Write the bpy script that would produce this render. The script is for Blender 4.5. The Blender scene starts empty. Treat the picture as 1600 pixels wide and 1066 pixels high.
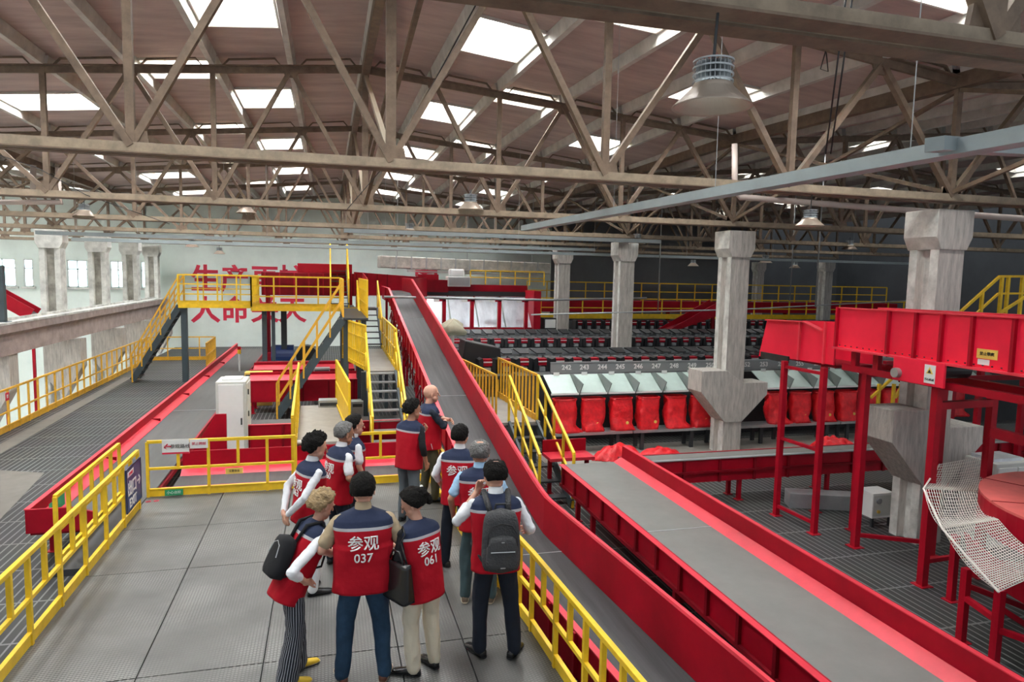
import bpy, bmesh, math, random
from mathutils import Vector, Matrix, noise
from mathutils.bvhtree import BVHTree
R = math.radians
rnd = random.Random(7)
scene = bpy.context.scene
COL = scene.collection

# ------------------------------------------------------------------ camera
cam_d = bpy.data.cameras.new('camera'); cam = bpy.data.objects.new('camera', cam_d); COL.objects.link(cam)
cam_d.sensor_width = 36.0; cam_d.lens = 36.0*1067/1600; cam_d.clip_start = .05; cam_d.clip_end = 300
cam.matrix_world = Matrix(((0.96557704, 0.00560712, -0.26005681, 0),
                           (-0.25935455, 0.09725796, -0.96087258, 0),
                           (0.01990487, 0.99524341, 0.09536428, 3.4), (0, 0, 0, 1)))
scene.camera = cam
# ------------------------------------------------------------------ world, exposure
w = bpy.data.worlds.new('world'); scene.world = w; w.use_nodes = True
bg = w.node_tree.nodes['Background']; bg.inputs[0].default_value = (.86, .93, 1, 1); bg.inputs[1].default_value = 0.6
scene.view_settings.view_transform = 'Standard'; scene.view_settings.look = 'None'
scene.view_settings.gamma = 1; scene.view_settings.use_curve_mapping = False
scene.view_settings.exposure = 0.22
SKY_E = 62.0      # brightness of the skylight panes
WIN_E = 6.0       # brightness of the window panes

# ------------------------------------------------------------------ materials
def mat(name, col, rough=.6, metal=0, var=.0, vscale=3.0, bump=0, bscale=40, spec=.5, stretch=None, dark=None, emit=None, coord='Object', dust=None):
    m = bpy.data.materials.new(name); m.use_nodes = True
    nt = m.node_tree; N = nt.nodes; L = nt.links; b = N['Principled BSDF']
    b.inputs['Roughness'].default_value = rough; b.inputs['Metallic'].default_value = metal
    b.inputs['Specular IOR Level'].default_value = spec
    c4 = (*col, 1); b.inputs['Base Color'].default_value = c4
    tc = N.new('ShaderNodeTexCoord'); src = tc.outputs[coord]
    if stretch:
        mp = N.new('ShaderNodeMapping'); mp.inputs['Scale'].default_value = stretch; L.new(src, mp.inputs[0]); src = mp.outputs[0]
    out = None
    if var > 0:
        n = N.new('ShaderNodeTexNoise'); n.inputs['Scale'].default_value = vscale; n.inputs['Detail'].default_value = 6; n.inputs['Roughness'].default_value = .65
        L.new(src, n.inputs['Vector'])
        r = N.new('ShaderNodeValToRGB'); r.color_ramp.elements[0].position = .32; r.color_ramp.elements[1].position = .68
        d = dark or tuple(c*(1-var) for c in col)
        r.color_ramp.elements[0].color = (*d, 1); r.color_ramp.elements[1].color = (*[min(1, c*(1+var*.5)) for c in col], 1)
        L.new(n.outputs['Fac'], r.inputs[0]); out = r.outputs[0]
    if dust:
        g = N.new('ShaderNodeNewGeometry'); sp = N.new('ShaderNodeSeparateXYZ'); L.new(g.outputs['Normal'], sp.inputs[0])
        mr = N.new('ShaderNodeMapRange'); mr.inputs[1].default_value = .55; mr.inputs[2].default_value = .9; L.new(sp.outputs[2], mr.inputs[0])
        mx = N.new('ShaderNodeMix'); mx.data_type = 'RGBA'; L.new(mr.outputs[0], mx.inputs['Factor'])
        if out: L.new(out, mx.inputs['A'])
        else: mx.inputs['A'].default_value = c4
        mx.inputs['B'].default_value = (*dust, 1); out = mx.outputs['Result']
    if out: L.new(out, b.inputs['Base Color'])
    if bump > 0:
        n2 = N.new('ShaderNodeTexNoise'); n2.inputs['Scale'].default_value = bscale; n2.inputs['Detail'].default_value = 4; L.new(src, n2.inputs['Vector'])
        bp = N.new('ShaderNodeBump'); bp.inputs['Strength'].default_value = bump; bp.inputs['Distance'].default_value = .02
        L.new(n2.outputs['Fac'], bp.inputs['Height']); L.new(bp.outputs[0], b.inputs['Normal'])
    if emit:
        b.inputs['Emission Color'].default_value = (*emit[0], 1); b.inputs['Emission Strength'].default_value = emit[1]
    return m
M = {}
M['yellow'] = mat('yellow paint', (.80, .52, .018), .42, var=.18, vscale=5)
M['amber'] = mat('amber paint', (.74, .40, .03), .45, var=.18, vscale=5)
M['red'] = mat('red paint', (.33, .0015, .013), .5, var=.2, vscale=2.2, spec=.22)
M['bright_red'] = mat('daylit red paint', (.78, .012, .045), .45, var=.1, vscale=2, spec=.3)  # brighter red: daylight on the raised chute is put into the colour
M['pink'] = mat('highlit red paint', (.68, .035, .06), .38, var=.15, vscale=2.5)  # paler red for slopes and lips, their highlight put into the colour
M['darkred'] = mat('dark red paint', (.20, .001, .008), .6, spec=.2, var=.3, vscale=3)
M['belt'] = mat('rubber belt', (.06, .062, .06), .55, var=.22, vscale=1.4, stretch=(6, .6, 1))
M['belt_light'] = mat('dusty rubber belt', (.155, .155, .145), .6, var=.12, vscale=2)
M['belt_shine'] = mat('polished belt', (.045, .046, .048), .55, var=.5, vscale=1.2, stretch=(7, .35, .35), spec=.3)
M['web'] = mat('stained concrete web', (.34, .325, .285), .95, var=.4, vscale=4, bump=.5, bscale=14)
M['concrete'] = mat('white washed concrete', (.66, .66, .62), .9, var=.42, vscale=2.2, bump=.5, bscale=14)
M['concrete_wood'] = mat('board marked concrete', (.47, .44, .40), .9, var=.3, vscale=4, stretch=(5, 5, .7), bump=.5, bscale=18)
M['beam_concrete'] = mat('pink grey concrete', (.36, .29, .27), .9, var=.3, vscale=2.5, bump=.4, bscale=12)
M['wall'] = mat('pale green wall', (.76, .84, .79), .9, var=.15, vscale=.35)
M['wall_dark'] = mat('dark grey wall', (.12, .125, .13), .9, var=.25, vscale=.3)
M['truss'] = mat('brown steel', (.17, .118, .08), .7, var=.35, vscale=6, dust=(.45, .38, .28))
M['chord'] = mat('dusty brown steel', (.27, .215, .155), .75, var=.35, vscale=5, dust=(.5, .42, .31))
M['roof'] = mat('roof slab', (.47, .365, .34), .9, var=.22, vscale=1.1, stretch=(.6, 2.5, 1), bump=.35, bscale=5)
M['rib'] = mat('roof rib', (.55, .53, .49), .9, var=.25, vscale=2.5)
M['curb'] = mat('white skylight curb', (.80, .77, .70), .8, var=.08, vscale=4)
M['sky_pane'] = mat('skylight pane', (1, 1, 1), .5, emit=((.97, .99, 1), SKY_E))
M['win_pane'] = mat('window daylight', (.6, .85, .9), .3, emit=((.62, .93, 1), WIN_E))
M['white'] = mat('white paint', (.74, .75, .73), .5, var=.05)
M['offwhite'] = mat('beige cabinet paint', (.56, .57, .53), .5, var=.06)
M['pipe'] = mat('plastic pipe', (.50, .42, .38), .5)
M['tray'] = mat('grey cable tray', (.31, .36, .37), .45, var=.1, vscale=4)
M['steel'] = mat('galvanised steel', (.42, .44, .45), .4, metal=.6, var=.15, vscale=3)
M['silver'] = mat('shiny chute steel', (.78, .82, .90), .3, metal=.55, var=.3, vscale=1.0, stretch=(2.5, 1, .6), bump=.25, bscale=3)
M['stair'] = mat('blue grey steel', (.045, .065, .075), .5, var=.15)
M['black'] = mat('black plastic', (.012, .013, .015), .45)
M['dark'] = mat('dark steel', (.03, .033, .036), .5, var=.2)
M['mint'] = mat('mint chute steel', (.47, .58, .53), .4, var=.1, vscale=3)
M['mint2'] = mat('grey green divider', (.16, .19, .18), .45, var=.1)
M['bag'] = mat('red nylon bag', (.74, .014, .022), .42, var=.3, vscale=6, bump=1, bscale=9)
M['tag'] = mat('yellow tag', (.72, .50, .10), .6)
M['acry'] = mat('grey label board', (.23, .25, .25), .3)
M['letter'] = mat('white lettering', (.80, .80, .78), .6)
M['letter_red'] = mat('red sign paint', (.55, .015, .05), .6)
M['blue'] = mat('blue sign', (.02, .045, .17), .4)
M['green'] = mat('green label', (.02, .28, .12), .5)
M['duct'] = mat('insulated duct', (.50, .49, .44), .7, var=.35, vscale=4, bump=.4, bscale=9)
M['shade'] = mat('lamp shade aluminium', (.36, .29, .23), .4, metal=.35)
M['shade_in'] = mat('lamp inside', (.42, .33, .30), .45)
M['lens'] = mat('lamp lens', (.9, .95, .95), .3, emit=((.85, .97, 1), 6))
M['cloth_beige'] = mat('beige cover', (.40, .37, .27), .85, bump=.5, bscale=8)
M['faded'] = mat('sun faded red paint', (.56, .10, .09), .5, var=.2, vscale=3)
M['net'] = mat('white net cord', (.68, .64, .58), .8)
M['floor_plate'] = mat('dull floor plate', (.15, .14, .12), .7, var=.15, vscale=3)
M['bridge'] = mat('worn bridge plate', (.28, .265, .235), .6, var=.15, vscale=3)

def grate_mat(name, base, line, sx, sy, wx=.35, wy=.05):
    m = bpy.data.materials.new(name); m.use_nodes = True; nt = m.node_tree; N = nt.nodes; L = nt.links; b = N['Principled BSDF']
    tc = N.new('ShaderNodeTexCoord'); sp = N.new('ShaderNodeSeparateXYZ'); L.new(tc.outputs['Object'], sp.inputs[0])
    def stripe(o, s, wd):
        a = N.new('ShaderNodeMath'); a.operation = 'MULTIPLY'; a.inputs[1].default_value = s; L.new(o, a.inputs[0])
        f = N.new('ShaderNodeMath'); f.operation = 'FRACT'; L.new(a.outputs[0], f.inputs[0])
        g = N.new('ShaderNodeMath'); g.operation = 'LESS_THAN'; g.inputs[1].default_value = wd; L.new(f.outputs[0], g.inputs[0]); return g.outputs[0]
    s1 = stripe(sp.outputs[0], sx, wx); s2 = stripe(sp.outputs[1], sy, wy)
    mx = N.new('ShaderNodeMath'); mx.operation = 'MAXIMUM'; L.new(s1, mx.inputs[0]); L.new(s2, mx.inputs[1])
    no = N.new('ShaderNodeTexNoise'); no.inputs['Scale'].default_value = .8; no.inputs['Detail'].default_value = 5; L.new(tc.outputs['Object'], no.inputs[0])
    mm = N.new('ShaderNodeMix'); mm.data_type = 'RGBA'; mm.inputs['A'].default_value = (*base, 1); mm.inputs['B'].default_value = (*line, 1); L.new(mx.outputs[0], mm.inputs['Factor'])
    m2 = N.new('ShaderNodeMix'); m2.data_type = 'RGBA'; m2.blend_type = 'MULTIPLY'; m2.inputs['Factor'].default_value = .5; L.new(mm.outputs['Result'], m2.inputs['A']); L.new(no.outputs['Color'], m2.inputs['B'])
    hs = N.new('ShaderNodeHueSaturation'); hs.inputs['Saturation'].default_value = .55; L.new(m2.outputs['Result'], hs.inputs['Color'])
    L.new(hs.outputs[0], b.inputs['Base Color']); b.inputs['Roughness'].default_value = .6; b.inputs['Metallic'].default_value = .15
    bp = N.new('ShaderNodeBump'); bp.inputs['Strength'].default_value = .6; bp.inputs['Distance'].default_value = .02; L.new(mx.outputs[0], bp.inputs['Height']); L.new(bp.outputs[0], b.inputs['Normal'])
    return m
M['grate'] = grate_mat('steel grating', (.028, .033, .031), (.20, .22, .21), 9.0, .95, .20, .03)
M['grate_dark'] = grate_mat('dark steel grating', (.022, .025, .025), (.16, .175, .17), 9.0, .95, .3, .03)

def deck_mat():
    m = mat('chequer plate', (.106, .106, .101), .5, metal=.35, var=.18, vscale=1.3)
    nt = m.node_tree; N = nt.nodes; L = nt.links; b = N['Principled BSDF']
    tc = N.new('ShaderNodeTexCoord')
    # teardrop lugs in two crossing directions
    outs = []
    for rz in (45, -45):
        mp = N.new('ShaderNodeMapping'); mp.inputs['Rotation'].default_value = (0, 0, R(rz)); mp.inputs['Scale'].default_value = (24, 50, 1); L.new(tc.outputs['Object'], mp.inputs[0])
        v = N.new('ShaderNodeTexVoronoi'); v.inputs['Randomness'].default_value = 0; v.inputs['Scale'].default_value = 1; L.new(mp.outputs[0], v.inputs['Vector'])
        lt = N.new('ShaderNodeMath'); lt.operation = 'LESS_THAN'; lt.inputs[1].default_value = .3; L.new(v.outputs['Distance'], lt.inputs[0]); outs.append(lt.outputs[0])
    mx = N.new('ShaderNodeMath'); mx.operation = 'MAXIMUM'; L.new(outs[0], mx.inputs[0]); L.new(outs[1], mx.inputs[1])
    base = b.inputs['Base Color'].links[0].from_socket; n3 = N.new('ShaderNodeTexNoise'); n3.inputs['Scale'].default_value = 1.1; n3.inputs['Detail'].default_value = 5; L.new(tc.outputs['Object'], n3.inputs[0])
    mr3 = N.new('ShaderNodeMapRange'); mr3.inputs[1].default_value = .42; mr3.inputs[2].default_value = .66; mr3.inputs[3].default_value = .12; mr3.inputs[4].default_value = .95; L.new(n3.outputs['Fac'], mr3.inputs[0])
    ml = N.new('ShaderNodeMath'); ml.operation = 'MULTIPLY'; L.new(mx.outputs[0], ml.inputs[0]); L.new(mr3.outputs[0], ml.inputs[1])
    mc = N.new('ShaderNodeMix'); mc.data_type = 'RGBA'; L.new(ml.outputs[0], mc.inputs['Factor']); L.new(base, mc.inputs['A']); mc.inputs['B'].default_value = (.30, .30, .29, 1); L.new(mc.outputs['Result'], b.inputs['Base Color'])
    bp = N.new('ShaderNodeBump'); bp.inputs['Strength'].default_value = .55; bp.inputs['Distance'].default_value = .01; L.new(mx.outputs[0], bp.inputs['Height']); L.new(bp.outputs[0], b.inputs['Normal'])
    n = N.new('ShaderNodeTexNoise'); n.inputs['Scale'].default_value = .7; n.inputs['Detail'].default_value = 6; L.new(tc.outputs['Object'], n.inputs[0])
    mr = N.new('ShaderNodeMapRange'); mr.inputs[1].default_value = .35; mr.inputs[2].default_value = .65; mr.inputs[3].default_value = .33; mr.inputs[4].default_value = .62; L.new(n.outputs['Fac'], mr.inputs[0]); L.new(mr.outputs[0], b.inputs['Roughness'])
    return m
M['deck'] = deck_mat()

# ------------------------------------------------------------------ mesh builder
class MB:
    def __init__(s): s.v = []; s.f = []; s.m = []
    def add(s, vs, fs, mi=0):
        o = len(s.v); s.v += [tuple(v) for v in vs]; s.f += [tuple(i+o for i in f) for f in fs]; s.m += [mi]*len(fs); return s
    def hexa(s, p, mi=0):   # p: 8 points, bottom ring 0-3, top ring 4-7
        return s.add(p, [(3,2,1,0),(4,5,6,7),(0,1,5,4),(1,2,6,5),(2,3,7,6),(3,0,4,7)], mi)
    def box(s, x0, x1, y0, y1, z0, z1, mi=0):
        return s.hexa([(x0,y0,z0),(x1,y0,z0),(x1,y1,z0),(x0,y1,z0),(x0,y0,z1),(x1,y0,z1),(x1,y1,z1),(x0,y1,z1)], mi)
    def bar(s, p0, p1, w, h, mi=0, up=(0,0,1)):
        p0, p1 = Vector(p0), Vector(p1); d = (p1-p0)
        if d.length < 1e-6: return s
        d.normalize(); up = Vector(up)
        if abs(d.dot(up)) > .98: up = Vector((0,1,0))
        a = d.cross(up).normalized()*w/2; b = a.cross(d).normalized()*h/2
        return s.hexa([p0-a-b, p0+a-b, p0+a+b, p0-a+b, p1-a-b, p1+a-b, p1+a+b, p1-a+b], mi)
    def tube(s, pts, r, n=8, mi=0, cap=True):
        pts = [Vector(p) for p in pts]; rs = r if isinstance(r, (list, tuple)) else [r]*len(pts)
        rings = []; a = None
        for i, p in enumerate(pts):
            d = (pts[min(i+1, len(pts)-1)]-pts[max(i-1, 0)]).normalized()
            if a is None: a = d.cross(Vector((0,0,1)) if abs(d.z) < .95 else Vector((1,0,0))).normalized()
            else: a = (a-d*a.dot(d)).normalized()
            b = d.cross(a); rings.append([p+(a*math.cos(t)+b*math.sin(t))*rs[i] for t in [2*math.pi*k/n for k in range(n)]])
        return s.loft(rings, mi, cap)
    def loft(s, rings, mi=0, cap=True, closed=True):
        n = len(rings[0]); vs = [p for r in rings for p in r]; fs = []
        for i in range(len(rings)-1):
            for k in range(n if closed else n-1):
                k2 = (k+1) % n; fs.append((i*n+k, i*n+k2, (i+1)*n+k2, (i+1)*n+k))
        if cap: fs.append(tuple(reversed(range(n)))); fs.append(tuple((len(rings)-1)*n+k for k in range(n)))
        return s.add(vs, fs, mi)
    def prism(s, poly, axis, a, b, mi=0):   # poly in the two other axes, extruded along axis from a to b
        n = len(poly)
        def P(u, v, t): return {'x': (t, u, v), 'y': (u, t, v), 'z': (u, v, t)}[axis]
        vs = [P(u, v, a) for u, v in poly]+[P(u, v, b) for u, v in poly]
        fs = [tuple(range(n)), tuple(reversed(range(n, 2*n)))]+[(k, k+n, (k+1) % n+n, (k+1) % n) for k in range(n)]
        return s.add(vs, fs, mi)
    def lathe(s, prof, c=(0,0,0), n=24, mi=0):   # prof [(r,z)...]
        rings = [[(c[0]+r*math.cos(2*math.pi*k/n), c[1]+r*math.sin(2*math.pi*k/n), c[2]+z) for k in range(n)] for r, z in prof]
        return s.loft(rings, mi, cap=False)
    def sheet(s, p00, p10, p11, p01, t, mi=0):   # thick quad
        p = [Vector(q) for q in (p00, p10, p11, p01)]; nrm = (p[1]-p[0]).cross(p[3]-p[0]).normalized()*t
        return s.hexa([q for q in p]+[q+nrm for q in p], mi)
    def mesh(s, name, mats):
        me = bpy.data.meshes.new(name); me.from_pydata(s.v, [], s.f)
        for m in (mats if isinstance(mats, (list, tuple)) else [mats]): me.materials.append(m)
        me.polygons.foreach_set('material_index', s.m); me.update()
        bm = bmesh.new(); bm.from_mesh(me); bmesh.ops.recalc_face_normals(bm, faces=bm.faces); bm.to_mesh(me); bm.free()
        return me
    def build(s, name, mats, parent=None, smooth=False, bevel=0, label=None):
        o = bpy.data.objects.new(name, s.mesh(name, mats)); COL.objects.link(o)
        if parent is not None:
            o.parent = parent
            if parent.type == 'EMPTY' or True:
                pw = parent
                # geometry is given in world space: shift it into the parent's frame
                off = Vector((0,0,0)); q = parent
                while q is not None: off += q.location; q = q.parent
                if off.length > 0: o.data.transform(Matrix.Translation(-off))
        if smooth: o.data.shade_smooth()
        if bevel > 0:
            b = o.modifiers.new('bevel', 'BEVEL'); b.width = bevel; b.segments = 2; b.limit_method = 'ANGLE'
        if label: o['label'] = label
        return o
def tag(o, label, cat, group=None):
    o['label'] = label; o['category'] = cat
    if group: o['group'] = group
    return o
def thing(name, label, cat, loc=(0,0,0), group=None):
    o = bpy.data.objects.new(name, None); o.empty_display_size = .2; COL.objects.link(o); o.location = loc
    return tag(o, label, cat, group)
def struct(o): o['kind'] = 'structure'; return o
def box(x0, x1, y0, y1, z0, z1): return MB().box(x0, x1, y0, y1, z0, z1)
def copy_tree(o, loc, label=None, group=None, rot=None):
    r = o.copy(); COL.objects.link(r); r.location = loc
    if rot is not None: r.rotation_euler = rot
    if label: r['label'] = label
    if group: r['group'] = group
    for ch in o.children:
        c = ch.copy(); COL.objects.link(c); c.parent = r
        for g in ch.children:
            d = g.copy(); COL.objects.link(d); d.parent = c
    return r
ORD = ['first','second','third','fourth','fifth','sixth','seventh','eighth','ninth','tenth','eleventh','twelfth','thirteenth','fourteenth','fifteenth','sixteenth','seventeenth','eighteenth','nineteenth','twentieth']

def text_mesh(body, size, extrude=.002, bold=.0):
    """text as a mesh centred on the origin in the XY plane"""
    cu = bpy.data.curves.new('txt', 'FONT'); cu.body = body; cu.size = size; cu.extrude = extrude; cu.offset = bold; cu.align_x = 'CENTER'; cu.align_y = 'CENTER'; cu.resolution_u = 3
    o = bpy.data.objects.new('txt', cu); COL.objects.link(o)
    bpy.context.view_layer.update()
    me = bpy.data.meshes.new_from_object(o.evaluated_get(bpy.context.evaluated_depsgraph_get()))
    bpy.data.objects.remove(o); return me
def text_obj(name, body, size, mtx, m, parent=None, extrude=.002, bold=0.0, sx=1.0):
    me = text_mesh(body, size, extrude, bold); me.materials.clear(); me.materials.append(m)
    if sx != 1: me.transform(Matrix.Diagonal((sx, 1, 1, 1)))
    me.transform(mtx)
    o = bpy.data.objects.new(name, me); COL.objects.link(o)
    if parent is not None:
        o.parent = parent; off = Vector((0,0,0)); q = parent
        while q is not None: off += q.location; q = q.parent
        me.transform(Matrix.Translation(-off))
    return o
def frame(o, x, y):   # matrix: local x -> x, local y -> y
    x = Vector(x).normalized(); y = Vector(y).normalized(); z = x.cross(y)
    return Matrix(((x.x, y.x, z.x, o[0]), (x.y, y.y, z.y, o[1]), (x.z, y.z, z.z, o[2]), (0,0,0,1)))
# ------------------------------------------------------------------ surveying helper: where a sight line meets a known plane
CAMR = cam.matrix_world.to_3x3()
def at(px, py, x=None, y=None, z=None):
    d = CAMR @ Vector((px-800, 533-py, -1067.0))
    t = (z-3.4)/d.z if z is not None else (y/d.y if y is not None else x/d.x)
    return Vector((d.x*t, d.y*t, 3.4+d.z*t))
F = -0.8          # lower grating floor; z = 0 is the visitors' steel deck
WY = 40.0         # far wall

# ------------------------------------------------------------------ floors
o = box(-7.95, 34, 0.2, WY, F-.12, F).build('floor', M['grate']); struct(o)
o = box(-30, -7.95, 0.2, WY, -5.1, -5).build('floor.001', M['concrete']); struct(o)
# steel deck the visitors stand on, plates with seams
poly = [(-2.62, .8), (2.1, .8), (1.93, 6), (1.72, 8.2), (1.62, 11.0), (-2.62, 11.0)]
def deck_right(y):
    pts = [(.8, 2.1), (6, 1.93), (8.2, 1.72), (11.0, 1.62)]
    for (a, xa), (b, xb) in zip(pts, pts[1:]):
        if a <= y <= b: return xa+(xb-xa)*(y-a)/(b-a)
    return 1.6
deck = MB()
xs = [-2.62, -1.56, -.56, .60, 1.2, 2.1]; ys = [.8, 3.4, 6.0, 8.2, 9.6, 11.0]; g = .006
for i in range(5):
    for j in range(5):
        y0, y1 = ys[j]+g, ys[j+1]-g
        if i < 4:
            deck.box(xs[i]+g, xs[i+1]-g, y0, y1, -.03, 0)
        else:
            a, b = deck_right(y0), deck_right(y1)
            deck.hexa([(xs[i]+g,y0,-.03),(a,y0,-.03),(b,y1,-.03),(xs[i]+g,y1,-.03),(xs[i]+g,y0,0),(a,y0,0),(b,y1,0),(xs[i]+g,y1,0)])
o = deck.build('floor.002', M['deck']); struct(o)
o = MB().prism([(-2.6,.82),(1.9,.82),(1.75,6),(1.55,8.2),(1.5,10.95),(-2.6,10.95)], 'z', -.16, -.031).build('floor.003', M['dark']); struct(o)
# pale plates let into the left grating
o = MB().prism([(-7.45,15),(-7.05,15),(-7.3,29),(-7.6,29)], 'z', F, F+.006).build('trim_1', M['floor_plate']); struct(o)
o = MB().prism([(-6.6,12.2),(-5.2,12.2),(-5.6,15.6),(-6.6,16.0)], 'z', F, F+.006).build('trim_2', M['floor_plate']); struct(o)

# ------------------------------------------------------------------ far wall, side walls
o = box(-9.2, 13.2, WY, WY+.3, -5.1, 9.5).build('wall_back', M['wall']); struct(o)
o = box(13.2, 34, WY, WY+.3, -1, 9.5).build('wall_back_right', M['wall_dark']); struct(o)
wz0, wz1 = 2.35, 3.75
wins = [(0, 25), (37, 52), (105, 137), (172, 197), (220, 231)]
wx = [(at(a, 425, y=WY).x, at(b, 425, y=WY).x) for a, b in wins]; wx[0] = (wx[0][0]-.5, wx[0][1])
wm = MB(); last = -30
for a, b in wx:
    wm.box(last, a, WY, WY+.3, -5.1, 9.5); wm.box(a, b, WY, WY+.3, -5.1, wz0); wm.box(a, b, WY, WY+.3, wz1, 9.5); last = b
wm.box(last, -9.2, WY, WY+.3, -5.1, 9.5)
struct(wm.build('wall_back_left', M['wall']))
for i, (a, b) in enumerate(wx):
    fr = MB(); t = .06
    for x in [a, (a+b)/2-t/2, b-t] if b-a > .7 else [a, b-t]: fr.box(x, x+t, WY+.02, WY+.1, wz0, wz1)
    for z in (wz0, (wz0+wz1)/2+.2, wz1-t): fr.box(a, b, WY+.02, WY+.1, z, z+t)
    f = fr.build('window_%d' % (i+1), M['white']); struct(f)
    p = box(a, b, WY+.14, WY+.16, wz0, wz1).build('glass', M['win_pane'], f)
    s = box(a-.1, b+.1, WY-.12, WY+.02, wz0-.1, wz0).build('window_sill', M['concrete'], f)
o = box(-30.3, -30, 0, WY, -5.1, 9.5).build('wall_left', M['wall']); struct(o)
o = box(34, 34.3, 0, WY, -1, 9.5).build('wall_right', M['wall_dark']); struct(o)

# red slogan painted on the far wall
def wall_char(ch, cx, cz, size):
    m = frame((cx, WY-.006, cz), (1,0,0), (0,0,1))
    return text_obj('slogan_character', ch, size, m, M['letter_red'], extrude=.004, bold=.035)
for chs, py in (('生产再忙', 438), ('人命关天', 487)):
    for ch, px in zip(chs, (321, 367, 414, 457)):
        c = at(px, py, y=WY); o = wall_char(ch, c.x, c.z, 1.5)
        o.name = 'slogan_character'; tag(o, 'red painted character %s of the slogan on the far wall' % ch, 'wall lettering', 'red slogan characters on the far wall')
c = at(666, 440, y=WY); o = wall_char('安', c.x, c.z, 1.5); tag(o, 'red painted character 安 showing above the red machine right of the incline', 'wall lettering', 'red slogan characters on the far wall')

# ------------------------------------------------------------------ concrete columns
TY = [3.1, 8.6, 14.5, 20.4, 26.5, 32.5, 38.4]      # truss lines
def two_tone(ob):   # white paint left on the side faces, bare board marked concrete on the faces along the hall
    ob.data.materials.append(M['concrete_wood'])
    for p in ob.data.polygons:
        if abs(p.normal.y) > .7: p.material_index = 1
def column(x, y, label, side='both', top=4.55, wdt=.46, dep=.56, corb=1.42, bot=F, group='white washed concrete columns', web=False, ext=.65, deep=1.25):
    t = thing('concrete_column', label, 'column', (x, y, bot), group)
    h = wdt/2; d = dep/2
    s = MB()   # I-shaped shaft: recessed web between two flanges
    s.prism([(x-h, y-d), (x+h, y-d), (x+h, y-d+.16), (x+h-.09, y-d+.22), (x+h-.09, y+d-.22), (x+h, y+d-.16), (x+h, y+d), (x-h, y+d), (x-h, y+d-.16), (x-h+.09, y+d-.22), (x-h+.09, y-d+.22), (x-h, y-d+.16)], 'z', bot, top-.5)
    s.build('shaft', [M['concrete']], t, bevel=.012)
    for ob in t.children:
        if not web: two_tone(ob)
    if web:
        bpy.data.objects.remove(t.children[-1])
        s = MB().prism([(x-h, y-d), (x-h+.17, y-d), (x-h+.2, y-d+.1), (x+h-.2, y-d+.1), (x+h-.17, y-d), (x+h, y-d), (x+h, y+d), (x-h, y+d)], 'z', bot, top-.5); s.build('shaft', M['concrete'], t)
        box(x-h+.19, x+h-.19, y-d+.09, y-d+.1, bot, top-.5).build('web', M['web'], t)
    c = MB().prism([(x-h, top-.62), (x-h-.1, top-.42), (x-h-.1, top), (x+h+.1, top), (x+h+.1, top-.42), (x+h, top-.62)], 'y', y-d-.04, y+d+.04)
    cc = c.build('capital', M['concrete'], t, bevel=.015)
    if not web: two_tone(cc)
    if corb is not None:
        e = .9; z = corb
        pts = [(x-h+.02, z)]
        if side in ('both', 'left'): pts += [(x-h-e+.25, z), (x-h-e+.25, z-.5), (x-h+.02, z-1.25)]
        else: pts += [(x-h+.02, z-1.25)]
        if side in ('both', 'right'): dz = .3 if side == 'both' else 0; pts += [(x+h-.02, z-deep), (x+h+ext, z-.6*deep/1.25), (x+h+ext, z-dz), (x+h-.02, z-dz)]
        else: pts += [(x+h-.02, z-1.25), (x+h-.02, z)]
        MB().prism(pts, 'y', y-d-.035, y+d+.035).build('corbel', M['concrete_wood'], t, bevel=.012)
    return t
RX = 9.38
for i, (y, lab) in enumerate([(8.85, 'tall white washed concrete column nearest the camera, rising behind the red chute'), (14.5, 'concrete column with a wide corbel standing beside the row of red bags'),
                              (20.8, 'third concrete column of the right row, standing in the black sorter'), (26.9, 'slimmest farthest column of the right row, at the shiny chute panels')]):
    column(RX, y, lab, corb=(1.42, 1.25)[i] if i < 2 else None, wdt=.5)
for px, y, lab in [(1290, 31, 'far pale column in the dark hall behind the yellow walkway'), (1185, 38, 'dim far column in front of the dark wall, left of the pale one')]:
    column(at(px, 430, y=y).x, y, lab, corb=None)
for i, (px, y) in enumerate([(83, 26.3), (155, 31.0), (205, 35.2), (238, 39.0)]):
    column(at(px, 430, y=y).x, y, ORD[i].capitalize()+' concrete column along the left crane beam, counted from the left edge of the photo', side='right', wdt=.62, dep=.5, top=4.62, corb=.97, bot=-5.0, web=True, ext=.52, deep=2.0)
for i, (px, y) in enumerate([(20, 21.6)]):
    # the corbel below the beam at the left edge; its shaft stands just outside the picture
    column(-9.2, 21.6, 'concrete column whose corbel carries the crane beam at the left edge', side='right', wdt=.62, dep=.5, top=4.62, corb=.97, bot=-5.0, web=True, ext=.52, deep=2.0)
# crane beam on the left corbels
t = thing('crane_beam', 'long pink grey concrete crane beam on the left column corbels', 'beam', (-8.5, 30, 1.0))
MB().prism([(-8.66, .98), (-8.34, .98), (-8.34, 1.5), (-8.25, 1.6), (-8.25, 1.82), (-8.85, 1.82), (-8.85, 1.6), (-8.66, 1.5)], 'y', 12, WY-.05).build('web', M['beam_concrete'], t)
rr = MB().box(-8.86, -8.24, 12, WY-.05, 1.82, 1.88); rr.box(-8.62, -8.56, 12, WY-.05, 1.88, 1.95); rr.build('ledge', M['concrete'], t)
t2 = thing('steel_upright', 'dark grey steel upright standing on the beam at the left edge', 'post', at(3, 500, y=21.3))
pu = at(3, 500, y=21.3); MB().box(pu.x-.12, pu.x+.1, pu.y-.08, pu.y+.08, 1.88, 3.4).build('upright', M['stair'], t2)
MB().box(pu.x-.2, pu.x+.18, pu.y-.14, pu.y+.14, 1.86, 1.9).build('base_plate', M['stair'], t2)

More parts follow.
